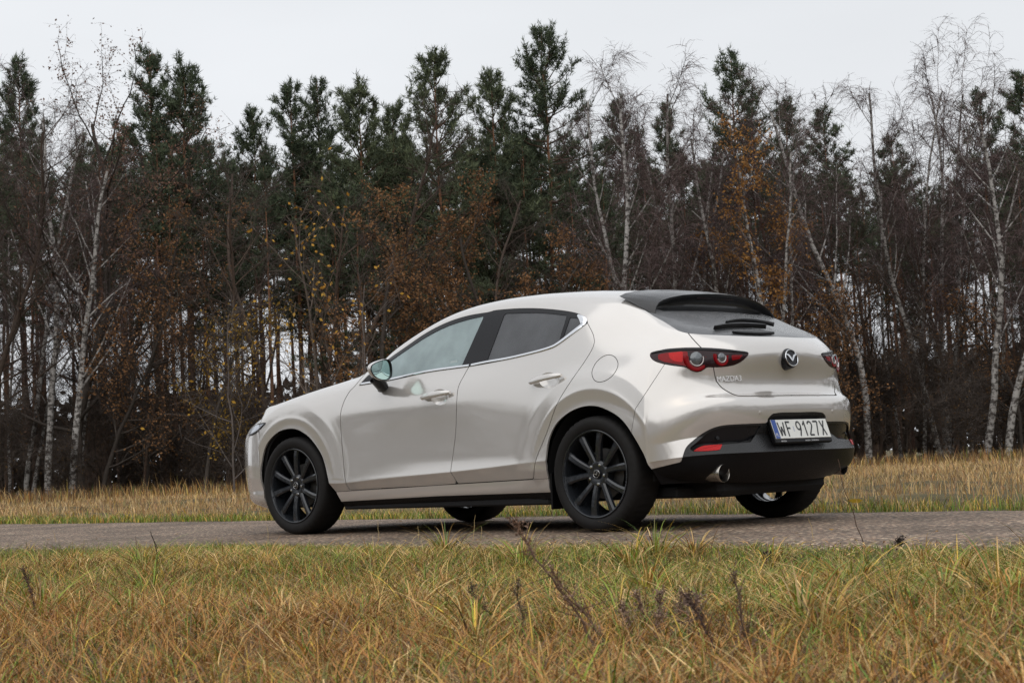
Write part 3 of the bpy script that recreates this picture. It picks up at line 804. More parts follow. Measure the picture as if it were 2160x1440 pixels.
# door handles
def handle(c_px, ring, a, b, parents):
    p, n = hit(*c_px)
    # the scooped bowl behind the bar
    rim = [hit(*q) for q in ring]
    R0 = np.array([r[0] for r in rim])
    rows = []
    for t in np.linspace(0, 1, 7):
        k = 1-.75*t
        rows.append(p+(R0-p)*k - n*.017*math.sin(t*math.pi/2))
    mb = MB(); mb.grid(np.array(rows), closed_v=True); c = len(R0)
    mb.add(np.concatenate([[rows[-1].mean(0)-n*.001], rows[-1]]), T=[[0, 1+i, 1+(i+1) % c] for i in range(c)])
    mirrored(mb, 'handle_bowl', PAINT, parents, 80)
    A, _ = hit(*a); B, _ = hit(*b)
    t = np.linspace(0, 1, 15); ax = (B-A); up = np.cross(ax, n); up /= np.linalg.norm(up)
    if up[2] < 0: up = -up
    w = .013+.0075*np.sin(np.pi*np.clip(t*.95+.08, 0, 1))**.7; w[0] *= .45; w[-1] *= .7
    out = .010+.028*np.sin(np.pi*np.clip(t*.9+.07, 0, 1))**.6
    Gd = []
    for k in range(15):
        cpt = A+ax*t[k]+n*out[k]
        Gd.append([cpt+up*w[k]*math.cos(q)+n*(.010*math.sin(q)) for q in np.linspace(0, 2*np.pi, 14, endpoint=False)])
    Gd = np.array(Gd)
    mb = MB(); mb.grid(Gd, closed_v=True)
    for k in (0, 14): mb.add(np.concatenate([[Gd[k].mean(0)], Gd[k]]), T=[[0, 1+i, 1+(i+1) % 14] for i in range(14)])
    mirrored(mb, 'door_handle', PAINT, parents, 60)
handle((928,837), HF, (893.5,841), (953.5,828.5), FDO)
handle((1158.6,801.6), HR, (1122.5,810), (1188.5,793.3), RDO)
panel('fuel_flap', flap, PAINT, side='l'); panel('quarter_panel', flap_r, PAINT, side='r', depth=0)
pair('side_sill', sill, PAINT)
pair('sill_trim', silldark, BLACK_TRIM)
# ---- tail
TGO = panel('tailgate', tgate, PAINT)
panel('rear_window', rearglass, GLASS_REAR, TGO, depth=.006, offset=-.002)
BO = panel('rear_bumper', bump, PAINT)
def f_rec(S): return f_px(S, [(1617,896),(1620.5,881),(1630,872.5),(1651,869.8),(1800,869.3),(1800,905),(1625,905)], umin=12.2)
_f = f_rec(val); _k = np.clip(-_f/8, 0, 1)*(to_px(val.V)[:, 1] < 930); val.V = val.V + np.array([1., 0, 0])*(.045*_k)[:, None]
INS = crop(1360,850,6.857,[(640,655),(760,560),(900,440),(1050,372),(1250,337),(1690,327),(1530,562),(1250,587),(1130,597),(700,692)])
ins, val2 = split(val, f_px(val, smooth_poly(INS, 3, corner=40), umin=12.2), .2)
REFL = crop(1360,850,6.857,[(695,697),(760,650),(860,612),(1125,595),(1085,677),(900,693)])
refl, val2 = split(val2, f_px(val2, smooth_poly(REFL, 2, corner=40), umin=12.2), .2)
refl2, ins = split(ins, f_px(ins, smooth_poly(REFL, 2, corner=40), umin=12.2), .2)
refl = Surf(np.concatenate([refl.V, refl2.V]), np.concatenate([refl.N, refl2.N]), np.concatenate([refl.UV, refl2.UV]), np.concatenate([refl.T, refl2.T+len(refl.V)]))
val_low, val_up = val2.cut(val2.UV[:, 1]-3.0+1e-4)
VO = panel('bumper_valance', val_up, SKYLIT_TRIM, depth=.012)  # same plastic as the lower valance, coloured lighter where it faces the sky
panel('lower_valance', val_low, BLACK_TRIM, depth=.012)  # darker copy below the crease, shade of the downward face in its colour
_yy = np.array([0, .225, .46, .6, .738]); _xx = np.array([-.775, -.772, -.748, -.70, -.622])
ins.V[:, 0] = np.maximum(ins.V[:, 0]+.004, np.interp(ins.V[:, 1], _yy, _xx)+.010+.30*np.clip(.575-ins.V[:, 2], 0, None))
_sl = np.interp(ins.V[:, 1], (_yy[1:]+_yy[:-1])/2, np.diff(_xx)/np.diff(_yy)); ins.N = np.stack([-np.ones(len(_sl)), _sl, -.28*np.ones(len(_sl))], 1); ins.N /= np.linalg.norm(ins.N, axis=1)[:, None]
pair('gloss_insert', ins, BLACK_GLOSS, (VO, VO), .001, 0)
pair('reflector', refl, RED_BRIGHT, (VO, VO), .006, .003)
def frame_at(p, n):
    n = n/np.linalg.norm(n); r = np.cross([0, 0, 1.], n); r /= np.linalg.norm(r); return r, np.cross(n, r), n      # right (seen from outside), up, out
# tail lamps
LO = pair('tail_lamp', lamp, DARK_LENS, None, .02, .001)
def lampdisc(c_px, r, name, mat, h0, h1, rin=0.0, seg=40, parents=LO, squash=1.0, tilt=None):
    p, n = hit(*c_px)
    n = np.array([-.93, .34, .06]) if tilt is None else np.asarray(tilt, float); n = n/np.linalg.norm(n)
    mb = MB()
    if rin > 0:
        m = (r+rin)/2; mb.lathe([(rin, h0), (rin+.15*(r-rin), h1), (m, h1+.002), (r-.15*(r-rin), h1), (r, h0)], p, n, seg)
    else:
        mb.lathe([(r, h0), (r*.98, h1), (r*.6, h1+.003), (1e-4, h1+.004)], p, n, seg)
    return mirrored(mb, name, mat, parents, 50)
S_lamp = lamp
def lamp_patch(poly, name, mat, off):
    a, _ = lamp.cut(f_px(lamp, smooth_poly(poly, 3, corner=35), umin=12.)); pair(name, a, mat, LO, .001, off)
lamp_patch(crop(1360,720,9,[(250,250),(450,215),(810,190),(830,470),(790,470),(560,420),(380,390),(260,340)]), 'red_segment', RED_LENS, .0025)
lamp_patch(crop(1360,720,9,[(450,225),(720,195),(720,400),(560,380),(470,310)]), 'bright_segment', RED_BRIGHT, .0045)
lamp_patch(crop(1360,720,9,[(1640,260),(1860,255),(1800,330),(1660,360)]), 'red_segment', RED_LENS, .002)
def lamparc(c_px, r0, r1, a0, a1, h, name, mat, n):
    """part of a ring: from angle a0 to a1 (0 = towards the car's middle, 90 = up)"""
    p, _ = hit(*c_px); n = np.asarray(n, float); n /= np.linalg.norm(n); r, u_, n = frame_at(p, n)
    an = np.radians(np.linspace(a0, a1, 36)); m = (r0+r1)/2
    Gd = np.array([[p+(math.cos(a)*r+math.sin(a)*u_)*q+n*k for q, k in ((r0, -.012), (r0+.15*(r1-r0), h), (m, h+.0015), (r1-.15*(r1-r0), h), (r1, -.012))] for a in an])
    mb = MB(); mb.grid(Gd); return mirrored(mb, name, mat, LO, 60)
tl1, tl2 = [-.90, .42, .06], [-.96, .26, .06]
lamparc((1468.5,756), .044, .073, 165, 368, .006, 'lamp_ring', RED_LENS, tl1)
lamparc((1468.5,756), .037, .0445, 195, 375, .008, 'white_ring', LAMP_WHITE, tl1)
lampdisc((1468.5,756), .038, 'lamp_bowl', LENS_GLASS, -.008, .004, tilt=tl1)
lamparc((1521.5,753.5), .030, .050, 155, 375, .005, 'lamp_ring', RED_LENS, tl2)
lamparc((1521.5,753.5), .024, .0305, 195, 380, .007, 'white_ring', LAMP_WHITE, tl2)
lampdisc((1521.5,753.5), .025, 'lamp_bowl', LENS_GLASS, -.008, .004, tilt=tl2)
# the dark brow that runs along the top of the lamp
mirrored(traced_ribbon(crop(1360,720,9,[(135,228),(400,170),(800,146),(1240,152),(1600,178),(1940,212)]), [.008,.016,.018,.018,.016,.008], .006), 'lamp_brow', BLACK_GLOSS, LO)
# parking sensors
for q in ((1604,870),):
    p, n = hit(*q); mb = MB(); mb.lathe([(.011, -.002), (.011, .002), (.0085, .0025), (1e-4, .003)], p, n, 20); mirrored(mb, 'parking_sensor', PAINT, (BO, BO))
p, n = hit(1515,922); mb = MB(); mb.lathe([(.011, -.010), (.011, -.006), (1e-4, -.005)], p, n, 20); mirrored(mb, 'parking_sensor', BLACK_TRIM, (VO, VO))
# ---- roof spoiler
def spoiler():
    ty = [0, .1, .2, .3, .4, .46, .5, .53, .552, .566]
    tx = [-.256, -.252, -.243, -.231, -.219, -.214, -.213, -.219, -.227, -.236]
    tz = [1.340, 1.339, 1.335, 1.328, 1.312, 1.297, 1.281, 1.259, 1.233, 1.203]
    lx = [.03, .03, .03, .028, .022, .012, .0, -.07, -.15, -.222]
    ly = [0, .105, .21, .315, .43, .53, .598, .592, .584, .573]
    lz = [1.3885, 1.3865, 1.383, 1.3775, 1.366, 1.350, 1.329, 1.293, 1.249, 1.210]
    gx = [-.226, -.225, -.222, -.216, -.208, -.208, -.212, -.218, -.226, -.234]
    gy = [0, .098, .195, .293, .388, .445, .482, .512, .535, .552]
    gz = [1.243, 1.243, 1.242, 1.240, 1.236, 1.232, 1.228, 1.222, 1.213, 1.200]
    def sym(v, sg): return np.array([sg*q for q in v[:0:-1]]+list(v))
    k0 = np.linspace(0, len(ty)-1, 28)
    def fine(v): return np.interp(k0, np.arange(len(v)), v)
    TR = np.stack([sym(fine(tx), 1), sym(fine(ty), -1), sym(fine(tz), 1)], 1)
    LD = np.stack([sym(fine(lx), 1), sym(fine(ly), -1), sym(fine(lz), 1)], 1)
    GD = np.stack([sym(fine(gx), 1), sym(fine(gy), -1), sym(fine(gz), 1)], 1)
    t = np.linspace(0, 1, 9)[None, :, None]
    top = LD[:, None]*(1-t)+TR[:, None]*t
    bul = .007*np.sin(np.pi*t[..., 0])*np.interp(np.abs(TR[:, 1]), [0, .45, .52], [1, 1, .2])[:, None]; top[..., 2] += bul
    top[:, 0:1] += np.array([0, 0, .004])
    lip = TR+np.array([.006, 0, -.010])*np.interp(np.abs(TR[:, 1]), [.45, .56], [1, .4])[:, None]
    lip[:, 1] *= .99
    t = np.linspace(0, 1, 8)[None, :, None]
    und = lip[:, None]*(1-t)+GD[:, None]*t; und[..., 0] += .035*np.sin(np.pi*t[..., 0])
    mb = MB(); mb.grid(top); mb.grid(np.stack([TR, lip], 1)); mb.grid(und)
    return mb
SPO = spoiler().build('roof_spoiler', SPOILER_MAT, car, angle=32)
mb = MB(); mb.box((-.222, 0, 1.316), (.010, .34, .010), bev=.003); mb.build('brake_lamp', DARK_LENS, SPO)
# ---- emblem on the tailgate
def loft_outline(mb, pts, o, fr, h0, h1, inset=.15):
    """raised shape with a flat top from a 2-D outline"""
    r, u_, n = fr; P = np.asarray(pts, float); c = P.mean(0)
    a = o+P[:, :1]*r+P[:, 1:]*u_
    m = len(P)
    mb.grid(np.stack([a+n*h0, a+n*h1]), closed_v=True)
    bm_ = bmesh.new(); vs = [bm_.verts.new(q) for q in (a+n*h1)]
    f = bm_.faces.new(vs); bmesh.ops.triangulate(bm_, faces=[f]); bm_.verts.index_update()
    mb.add([v.co[:] for v in bm_.verts], T=[[v.index for v in f.verts] for f in bm_.faces]); bm_.free()
def emblem(o, n, R, name, parent, up=None, thick=.006):
    fr = frame_at(o, n)
    if up is not None: fr = (np.cross(up, n), up, n)
    r, u_, nn = fr
    mb = MB()
    t = np.linspace(0, 2*np.pi, 56, endpoint=False); rows = []
    for k in np.linspace(0, 2*np.pi, 8, endpoint=False):
        rr = R*(.93+.055*math.cos(k)); rows.append(o+(np.cos(t)*rr*1.06)[:, None]*r+(np.sin(t)*rr*.90)[:, None]*u_+nn*(thick*.6+thick*.5*math.sin(k)))
    mb.grid(np.array(rows), closed_u=True, closed_v=True)
    w = lambda s: [(s*a*R, b*R) for a, b in [(0, -.22), (.10, .06), (.28, .30), (.52, .44), (.86, .50), (.92, .36), (.66, .22), (.46, .04), (.24, -.28), (0, -.46)]]
    wing = [(0, -.16), (.12, .08), (.30, .30), (.52, .42), (.88, .46), (.92, .37), (.66, .28), (.46, .12), (.26, -.14), (.10, -.34), (0, -.38)]
    pts = [(a*R, b*R*.9) for a, b in wing] + [(-a*R, b*R*.9) for a, b in reversed(wing[1:-1])]
    loft_outline(mb, pts, o, fr, 0, thick)
    return mb.build(name, CHROME, parent, angle=40)
pe = np.array([-.748, 0, .928]); ne = np.array([-.985, 0, .17]); ne /= np.linalg.norm(ne)
fr_e = frame_at(pe, ne)
mb = MB(); t = np.linspace(0, 2*np.pi, 48, endpoint=False)
def oval(c, R, k=.93): return np.array([c+math.cos(q)*R*1.04*fr_e[0]+math.sin(q)*R*k*fr_e[1] for q in t])
rows = [oval(pe-ne*.055, .060, 1.0), oval(pe-ne*.012, .060, .98), oval(pe-ne*.002, .0575), oval(pe, .055)]
mb.grid(np.array(rows), closed_v=True); mb.add(np.concatenate([[pe], rows[-1]]), T=[[0, 1+i, 1+(i+1) % 48] for i in range(48)])
EB = mb.build('emblem_base', BLACK_GLOSS, TGO, angle=40)
emblem(pe, ne, .0565, 'emblem', TGO)

def text_mesh(s, size, depth=.0015):
    cu = bpy.data.curves.new('t', 'FONT'); cu.body = s; cu.size = size; cu.extrude = depth; cu.align_x = 'CENTER'; cu.align_y = 'CENTER'
    o = bpy.data.objects.new('t', cu); COL.objects.link(o)
    dg = bpy.context.evaluated_depsgraph_get(); me = bpy.data.meshes.new_from_object(o.evaluated_get(dg))
    bpy.data.objects.remove(o, do_unlink=True); bpy.data.curves.remove(cu)
    V = np.array([v.co[:] for v in me.vertices]); F = [list(p.vertices) for p in me.polygons]; bpy.data.meshes.remove(me)
    return V, F
def text_on(s, o, fr, size, name, mat, parent, depth=.0015, sx=1., bold=0., lift=0., shear=0.):
    V, F = text_mesh(s, size, depth)
    r, u_, n = fr
    V = V.copy(); V[:, 0] = V[:, 0]*sx + V[:, 1]*shear
    P = o+V[:, :1]*r+V[:, 1:2]*u_+(V[:, 2:]+depth+lift)*n
    me = bpy.data.meshes.new(name); me.from_pydata([tuple(p) for p in P], [], F); me.update()
    return obj(name, me, mat, parent)
p1, n1 = hit(1537,799); p2, n2 = hit(1537,790)
q1, _ = hit(1518,799); q2, _ = hit(1556,797)
rr = (q2-q1)/np.linalg.norm(q2-q1); nb = n1-rr*(n1 @ rr); nb /= np.linalg.norm(nb); ub = np.cross(nb, rr)
text_on('MAZDA3', p1, (rr, ub, nb), .042, 'model_badge', BADGE, TGO, .002, 1.02, lift=.0035)
V2, F2 = p1*np.array([1, -1, 1]), None
mir = np.array([1, -1, 1.]); nbm = nb*mir; rrm = -rr*mir; ubm = np.cross(nbm, rrm)
text_on('HYBRID', p1*mir + rrm*.025+ubm*.0, (rrm, ubm, nbm), .024, 'model_badge', BADGE, TGO, .0015, 1.1, lift=.004)
# ---- rear wiper
def surf_bar(pts, w, h, off, name, mat, parent):
    mb = traced_ribbon(pts, w, h, off, 5); return mb.build(name, mat, parent)
WI = surf_bar([(1506,697),(1530,693),(1560,691),(1590,692),(1612,694)], [.014,.030,.034,.024], .026, .004, 'wiper_blade', BLACK_TRIM, TGO)
surf_bar([(1530,690.5),(1551,686),(1576,685),(1608,689),(1630,694)], [.012,.024,.034,.040,.046], .022, .018, 'wiper_arm', BLACK_TRIM, TGO)
surf_bar([(1545,703),(1570,703.5),(1600,704.5),(1630,704)], [.012,.03,.03,.02], .012, .002, 'wiper_pivot', BLACK_TRIM, TGO)
# ---- number plate on its frame
PC = np.array([-.788, 0, .522]); pn = np.array([-.948, 0, .317]); pn /= np.linalg.norm(pn)
frp = (np.array([0, -1., 0]), np.cross(pn, np.array([0, -1., 0])), pn)
def pl_box(cx, cz, w, h, d0, d1, name, mat, parent, bev=.002):
    r, u_, n = frp; Rm = np.stack([r, u_, n], 1)
    mb = MB(); mb.box(PC+r*cx+u_*cz+n*(d0+d1)/2, (w, h, d1-d0), Rm, bev); return mb.build(name, mat, parent, angle=30)
NP = pl_box(0, -.008, .532, .140, -.030, .000, 'plate_frame', BLACK_TRIM, VO, .005)
PLT = pl_box(0, .003, .520, .112, -.001, .0035, 'number_plate', PLATE_WHITE, VO, .0015)
pl_box(-.239, .003, .040, .110, .0030, .0042, 'plate_band', PLATE_BLUE, VO, .0005)
def on_plate(s, cx, cz, size, mat, sx=1., name='plate_text', lift=.0043):
    r, u_, n = frp; return text_on(s, PC+r*cx+u_*cz, (r, u_, n), size, name, mat, VO, .0004, sx, lift=lift)
def strokes(segs, cx, cz, name, mat, w=.0105, lift=.0040):
    """plate lettering from straight and curved strokes"""
    r, u_, n = frp; mb = MB()
    for sg in segs:
        P = np.array([PC+r*(cx+a)+u_*(cz+b)+n*lift for a, b in sg]); 
        T = np.gradient(P, axis=0); T /= np.linalg.norm(T, axis=1)[:, None]; S = np.cross(n, T)
        mb.grid(np.stack([P-S*w/2, P+S*w/2], 1)); mb.grid(np.stack([P-S*w/2+n*.0006, P+S*w/2+n*.0006], 1))
    return mb.build(name, mat, VO)
H, Wd = .040, .019
def arc(cx, cy, rx, ry, a0, a1, n=14): return [(cx+rx*math.cos(math.radians(a)), cy+ry*math.sin(math.radians(a))) for a in np.linspace(a0, a1, n)]
GL = {
 'W': [[(-.026, H), (-.014, -H)], [(-.014, -H), (0, .014)], [(0, .014), (.014, -H)], [(.014, -H), (.026, H)]],
 'F': [[(-.015, -H-.005), (-.015, H+.005)], [(-.015, H), (.020, H)], [(-.015, .004), (.015, .004)]],
 '9': [arc(0, .017, Wd, .023, 0, 360, 24), [(Wd, .017), (Wd*.85, -.005), (-.002, -H-.004)]],
 '1': [[(.004, -H-.005), (.004, H+.005)], [(.004, H), (-.014, .020)]],
 '2': [arc(0, .020, Wd, .020, 165, -35, 18)+[(-Wd, -H)], [(-Wd, -H), (Wd+.002, -H)]],
 '7': [[(-Wd-.002, H), (Wd, H)], [(Wd, H), (-.006, -H-.005)]],
 'X': [[(-.019, H+.004), (.019, -H-.004)], [(.019, H+.004), (-.019, -H-.004)]],
}
for ch, cx in (('W', -.183), ('F', -.117), ('9', -.022), ('1', .034), ('2', .086), ('7', .145), ('X', .207)):
    strokes(GL[ch], cx, .003, 'plate_character', INK)
on_plate('PL', -.239, -.033, .030, PRINT_WHITE, .95)
pl_box(-.072, .003, .010, .030, .0030, .0042, 'plate_seal', pmat('seal_silver', (.45, .48, .55), .3, .2), VO, .0004)
on_plate('MAZDA', -.195, -.068, .013, PRINT_WHITE, 1.1, 'frame_text', .0006)
on_plate('MAZDA  |  WARSZAWA', .07, -.068, .012, PRINT_WHITE, 1.0, 'frame_text', .0006)
# ---- exhaust tips, underside, towing eye cover
for s in (1, -1):
    c = np.array([-.694, .598, .298]) if s > 0 else np.array([-.655, -.575, .298]); ax = np.array([-1, 0, -.03])
    mb = MB(); mb.lathe([(.047, -.09), (.049, -.02), (.0505, 0), (.048, .003), (.0455, -.002), (.043, -.05), (.040, -.14), (1e-4, -.14)], c, ax, 40)
    mb.build('exhaust_tip', STEEL, car, angle=60)
mb = MB(); mb.box((1.36, 0, .185), (1.86, 1.62, .06), bev=.01); mb.box((1.35, 0, .20), (3.5, 1.30, .06), bev=.01); mb.box((-.44, 0, .225), (.30, 1.0, .11), bev=.03); mb.box((.9, .05, .18), (2.4, .22, .05), bev=.01)
mb.box((-.12, 0, .26), (.16, 1.2, .10), bev=.02); mb.box((2.72, 0, .25), (.3, 1.2, .10), bev=.02)
mb.box((1.35, .70, .19), (1.9, .10, .05), bev=.01); mb.box((1.35, -.70, .19), (1.9, .10, .05), bev=.01)
mb.build('underbody', DARK_IN, car)
# wheel arch liners
for s in (1, -1):
    for cx in (0., WB):
        an = np.linspace(math.radians(-8), math.radians(188), 40)
        prof = [(.400, .842), (.392, .80), (.385, .62), (.30, .55), (.05, .55)]
        if cx == 0.: prof = [(r_, y_) for r_, y_ in prof]
        Gd = np.array([[(cx+r_*1.0*math.cos(a), s*y_, .325+r_*math.sin(a)) for a in an] for r_, y_ in prof])
        mb = MB(); mb.grid(Gd); mb.build('wheel_arch_liner', DARK_IN, car)
    mb = MB(); mb.box((.372, s*.755, .235), (.016, .20, .21), bev=.006); mb.build('mud_flap', BLACK_TRIM, car)

# ---- wheels: one built, three copied
def make_wheel():
    w = bpy.data.objects.new('wheel', None); w.empty_display_size = .1; link(w, car)
    # local frame: axle along +y (outside), centre at the origin
    n = 180
    prof = [(.242, -.085), (.252, -.098), (.285, -.108), (.308, -.104), (.3215, -.088), (.3255, -.060), (.3265, 0.), (.3255, .060), (.3215, .088), (.308, .104), (.285, .1085), (.262, .104), (.251, .098), (.243, .090)]
    an = np.linspace(0, 2*np.pi, n, endpoint=False)
    Gd = np.zeros((len(prof), n, 3))
    for i, (r, y) in enumerate(prof):
        for j in range(n):
            rr = r
            if r > .315: rr -= .0055*((j+int(abs(y)*60)) % 4 == 0)
            elif r > .305: rr -= .003*((j+2) % 4 == 0)
            Gd[i, j] = (rr*math.cos(an[j]), y, rr*math.sin(an[j]))
    mb = MB(); mb.grid(Gd, closed_v=True)
    ty = mb.build('tyre', RUBBER, w, angle=50)
    # rim: lip, barrel, spokes, hub
    mb = MB()
    mb.lathe([(.2475, .101), (.2445, .1035), (.238, .102), (.2345, .094), (.230, .080), (.222, .02), (.214, -.06), (.225, -.09), (.243, -.095)], (0, 0, 0), (0, 1, 0), 72)
    mb.lathe([(.078, .02), (.076, .070), (.066, .078), (.052, .080), (.036, .074), (1e-4, .074)], (0, 0, 0), (0, 1, 0), 40)
    for k in range(10):
        pairk = k//2; side = 1 if k % 2 else -1
        a0 = math.radians(90+72*pairk+side*13.5); a1 = math.radians(90+72*pairk+side*18.5)
        L0, L1 = .055, .238
        st = np.linspace(0, 1, 8); rows = []
        for t in st:
            rad = L0+(L1-L0)*t; a = a0*(1-t)+a1*t
            d = np.array([math.cos(a), 0, math.sin(a)]); tn = np.array([-math.sin(a), 0, math.cos(a)])
            wv = .0165+.0065*t+.004*max(0, t-.8)*5; yo = .076+.018*math.sin(t*math.pi*.62)-.004*t; yb = yo-.034+.012*t
            c = d*rad
            rows.append([c-tn*wv+np.array([0, yb, 0]), c-tn*wv*.95+np.array([0, yo-.008, 0]), c-tn*wv*.45+np.array([0, yo, 0]), c+tn*wv*.55+np.array([0, yo-.001, 0]), c+tn*wv*.95+np.array([0, yo-.010, 0]), c+tn*wv+np.array([0, yb, 0])])
        mb.grid(np.array(rows)); mb.grid(np.array(rows)[:, [5, 0]])
    rim = mb.build('rim', RIM_MAT, w, angle=30)
    # brake disc and hub behind
    mb = MB(); mb.lathe([(.142, .010), (.142, .0), (.07, .0), (.07, .016), (.142, .010)], (0, 0, 0), (0, 1, 0), 48)
    mb.build('brake_disc', pmat('brake_iron', (.10, .095, .09), .45, .7, .2, 30) if 'brake_iron' not in MATS else MATS['brake_iron'], w)
    mb = MB(); mb.lathe([(.06, -.16), (.06, .03), (1e-4, .03)], (0, 0, 0), (0, 1, 0), 20); mb.box((-.10, .01, .06), (.07, .06, .11), bev=.01); mb.build('hub_carrier', DARK_IN, w)
    mb = MB(); mb.lathe([(.029, .072), (.0285, .081), (.026, .0828), (1e-4, .0832)], (0, 0, 0), (0, 1, 0), 32); mb.build('wheel_cap', BLACK_GLOSS, w)
    e = emblem(np.array([0, .0832, 0]), np.array([0, 1., 0]), .0235, 'cap_emblem', w, up=np.array([math.sin(.35), 0, math.cos(.35)]), thick=.0015)
    for k in range(5):
        a = math.radians(54+72*k); c = np.array([.0565*math.cos(a), .0, .0565*math.sin(a)])
        mb = MB(); mb.lathe([(.0105, .060), (.0105, .079), (.008, .0845), (1e-4, .0855)], c, (0, 1, 0), 6); mb.build('lug_nut', CHROME, w, angle=30)
    return w
W0 = make_wheel()
W0.location = (0, .782, .3235); W0.rotation_euler = (0, math.radians(9), 0)
for (x, y, rz, ry) in ((WB, .778, math.radians(1.5), math.radians(14)), (0, -.782, math.pi, .5), (WB, -.778, math.pi+math.radians(1.5), 1.1)):
    c = copy_tree(W0, car); c.location = (x, y, .3235); c.rotation_euler = (0, ry, rz)
# ---- door mirrors
def mirror_housing(s):
    C = np.array([1.69, .962, 1.022])
    # local axes: back (towards -x, slightly out), side, up
    bk = np.array([-.985, .17, .02]); bk /= np.linalg.norm(bk); up = np.array([0, 0, 1.]); sd = np.cross(up, bk); sd /= np.linalg.norm(sd); up = np.cross(bk, sd)
    if sd[1] < 0: sd = -sd
    out2 = [(.078,.004),(.070,.030),(.036,.050),(-.018,.066),(-.056,.066),(-.074,.042),(-.079,0),(-.072,-.040),(-.046,-.062),(0,-.062),(.040,-.048),(.066,-.024)]
    o2 = smooth_poly(out2, 5, corner=90)
    sc = [(0., 1.0, 0), (.015, 1.04, 0), (.04, 1.03, .003), (.065, .93, .006), (.085, .72, .008), (.098, .42, .009), (.102, .06, .009)]
    Gd = np.array([[C-bk*d+sd*a*k*1.0-sd*d*.12+up*(b*k-.0+dz) for a, b in o2] for d, k, dz in sc])
    mb = MB(); mb.grid(Gd, closed_v=True)
    # black trim ring + recessed mirror
    rim = np.array([[C+bk*h+sd*a*k+up*b*k for a, b in o2] for h, k in ((0, 1.), (.006, .99), (.006, .93), (-.006, .90))])
    mr = MB(); mr.grid(rim, closed_v=True)
    gl = rim[-1]; g = MB(); cc = gl.mean(0)
    g.grid(np.array([cc+(gl-cc)*k+bk*.004*(1-k) for k in (1., .6, .2)]), closed_v=True); last = cc+(gl-cc)*.2+bk*.0032; g.add(np.concatenate([[cc+bk*.004], last]), T=[[0, 1+i, 1+(i+1) % len(gl)] for i in range(len(gl))])
    # stalk: black foot from the door up to the housing
    st = MB(); rows = []
    for t in np.linspace(0, 1, 8):
        c = np.array([1.815-.055*t, .845+.105*t**1.3, .915+.060*t**1.2]); rx, ry = .050-.008*t, .030+.012*t
        tang = np.array([0, .8, .6]) if t < .6 else np.array([0, .6, .8]); e1 = np.array([1., 0, 0]); e2 = np.cross(tang, e1)
        rows.append([c+e1*rx*math.cos(q)+e2*ry*math.sin(q) for q in np.linspace(0, 2*np.pi, 18, endpoint=False)])
    st.grid(np.array(rows), closed_v=True)
    return mb, mr, g, st
_m1, _m2, _m3, _m4 = mirror_housing(1)
MO = mirrored(_m1, 'door_mirror', PAINT, (car, car), 60)
mirrored(_m2, 'mirror_trim', BLACK_GLOSS, MO, 60); mirrored(_m3, 'mirror_glass', MIRROR_MAT, MO, 80); mirrored(_m4, 'mirror_foot', BLACK_GLOSS, MO, 80)
# ---- cabin
mb = MB(); mb.box((1.0, 0, .30), (2.6, 1.40, .10), bev=.02); mb.build('cabin_floor', CABIN, car)
mb = MB(); mb.grid(np.array([[(2.36-.42*t, y, .80+.16*math.sin(t*math.pi*.55)-.02*(y/.6)**2) for t in np.linspace(0, 1, 8)] for y in np.linspace(-.68, .68, 15)])); mb.box((1.98, 0, .76), (.10, 1.34, .26), bev=.03); mb.build('dashboard', CABIN, car)
mb = MB(); an = np.linspace(0, 2*np.pi, 40, endpoint=False); cs = np.array([1.66, .36, .93]); ax = np.array([-.9, 0, .43]); ax /= np.linalg.norm(ax); e1 = np.array([0, 1., 0]); e2 = np.cross(ax, e1)
mb.grid(np.array([[cs+(.178+.015*math.cos(q))*(math.cos(a)*e1+math.sin(a)*e2)+ax*.015*math.sin(q) for q in np.linspace(0, 2*np.pi, 8, endpoint=False)] for a in an]), closed_u=True, closed_v=True)
for a in (0, math.pi, -math.pi/2): mb.tube([cs-ax*.02, cs+.17*(math.cos(a)*e1+math.sin(a)*e2)], .016, 8)
mb.lathe([(.07, -.03), (.065, .01), (1e-4, .015)], cs-ax*.01, ax, 20)
mb.build('steering_wheel', CABIN, car)
for y in (.36, -.36):
    for x0, nm in ((1.05, 'front_seat'), (.18, 'rear_seat')):
        mb = MB(); mb.box((x0+.25, y, .50), (.50, .50, .16), bev=.05)
        Rb = np.array([[math.cos(.35), 0, -math.sin(.35)], [0, 1, 0], [math.sin(.35), 0, math.cos(.35)]])
        mb.box((x0-.06, y, .82), (.13, .48, .60), np.array([[.95, 0, -.31], [0, 1, 0], [.31, 0, .95]]), bev=.05)
        mb.box((x0-.16, y, 1.18), (.09, .25, .17), np.array([[.95, 0, -.31], [0, 1, 0], [.31, 0, .95]]), bev=.035)
        mb.build(nm, CABIN, car)
mb = MB(); p, n = hit(955, 769.5); frs = frame_at(p, n); o = p+frs[2]*-.004+frs[1]*.02
mb.box(p-n*.012+np.array([0, 0, .012]), (.060, .002, .040)); mb.build('window_sticker', pmat('sticker', (.55, .65, .66), .5), FDO[0])

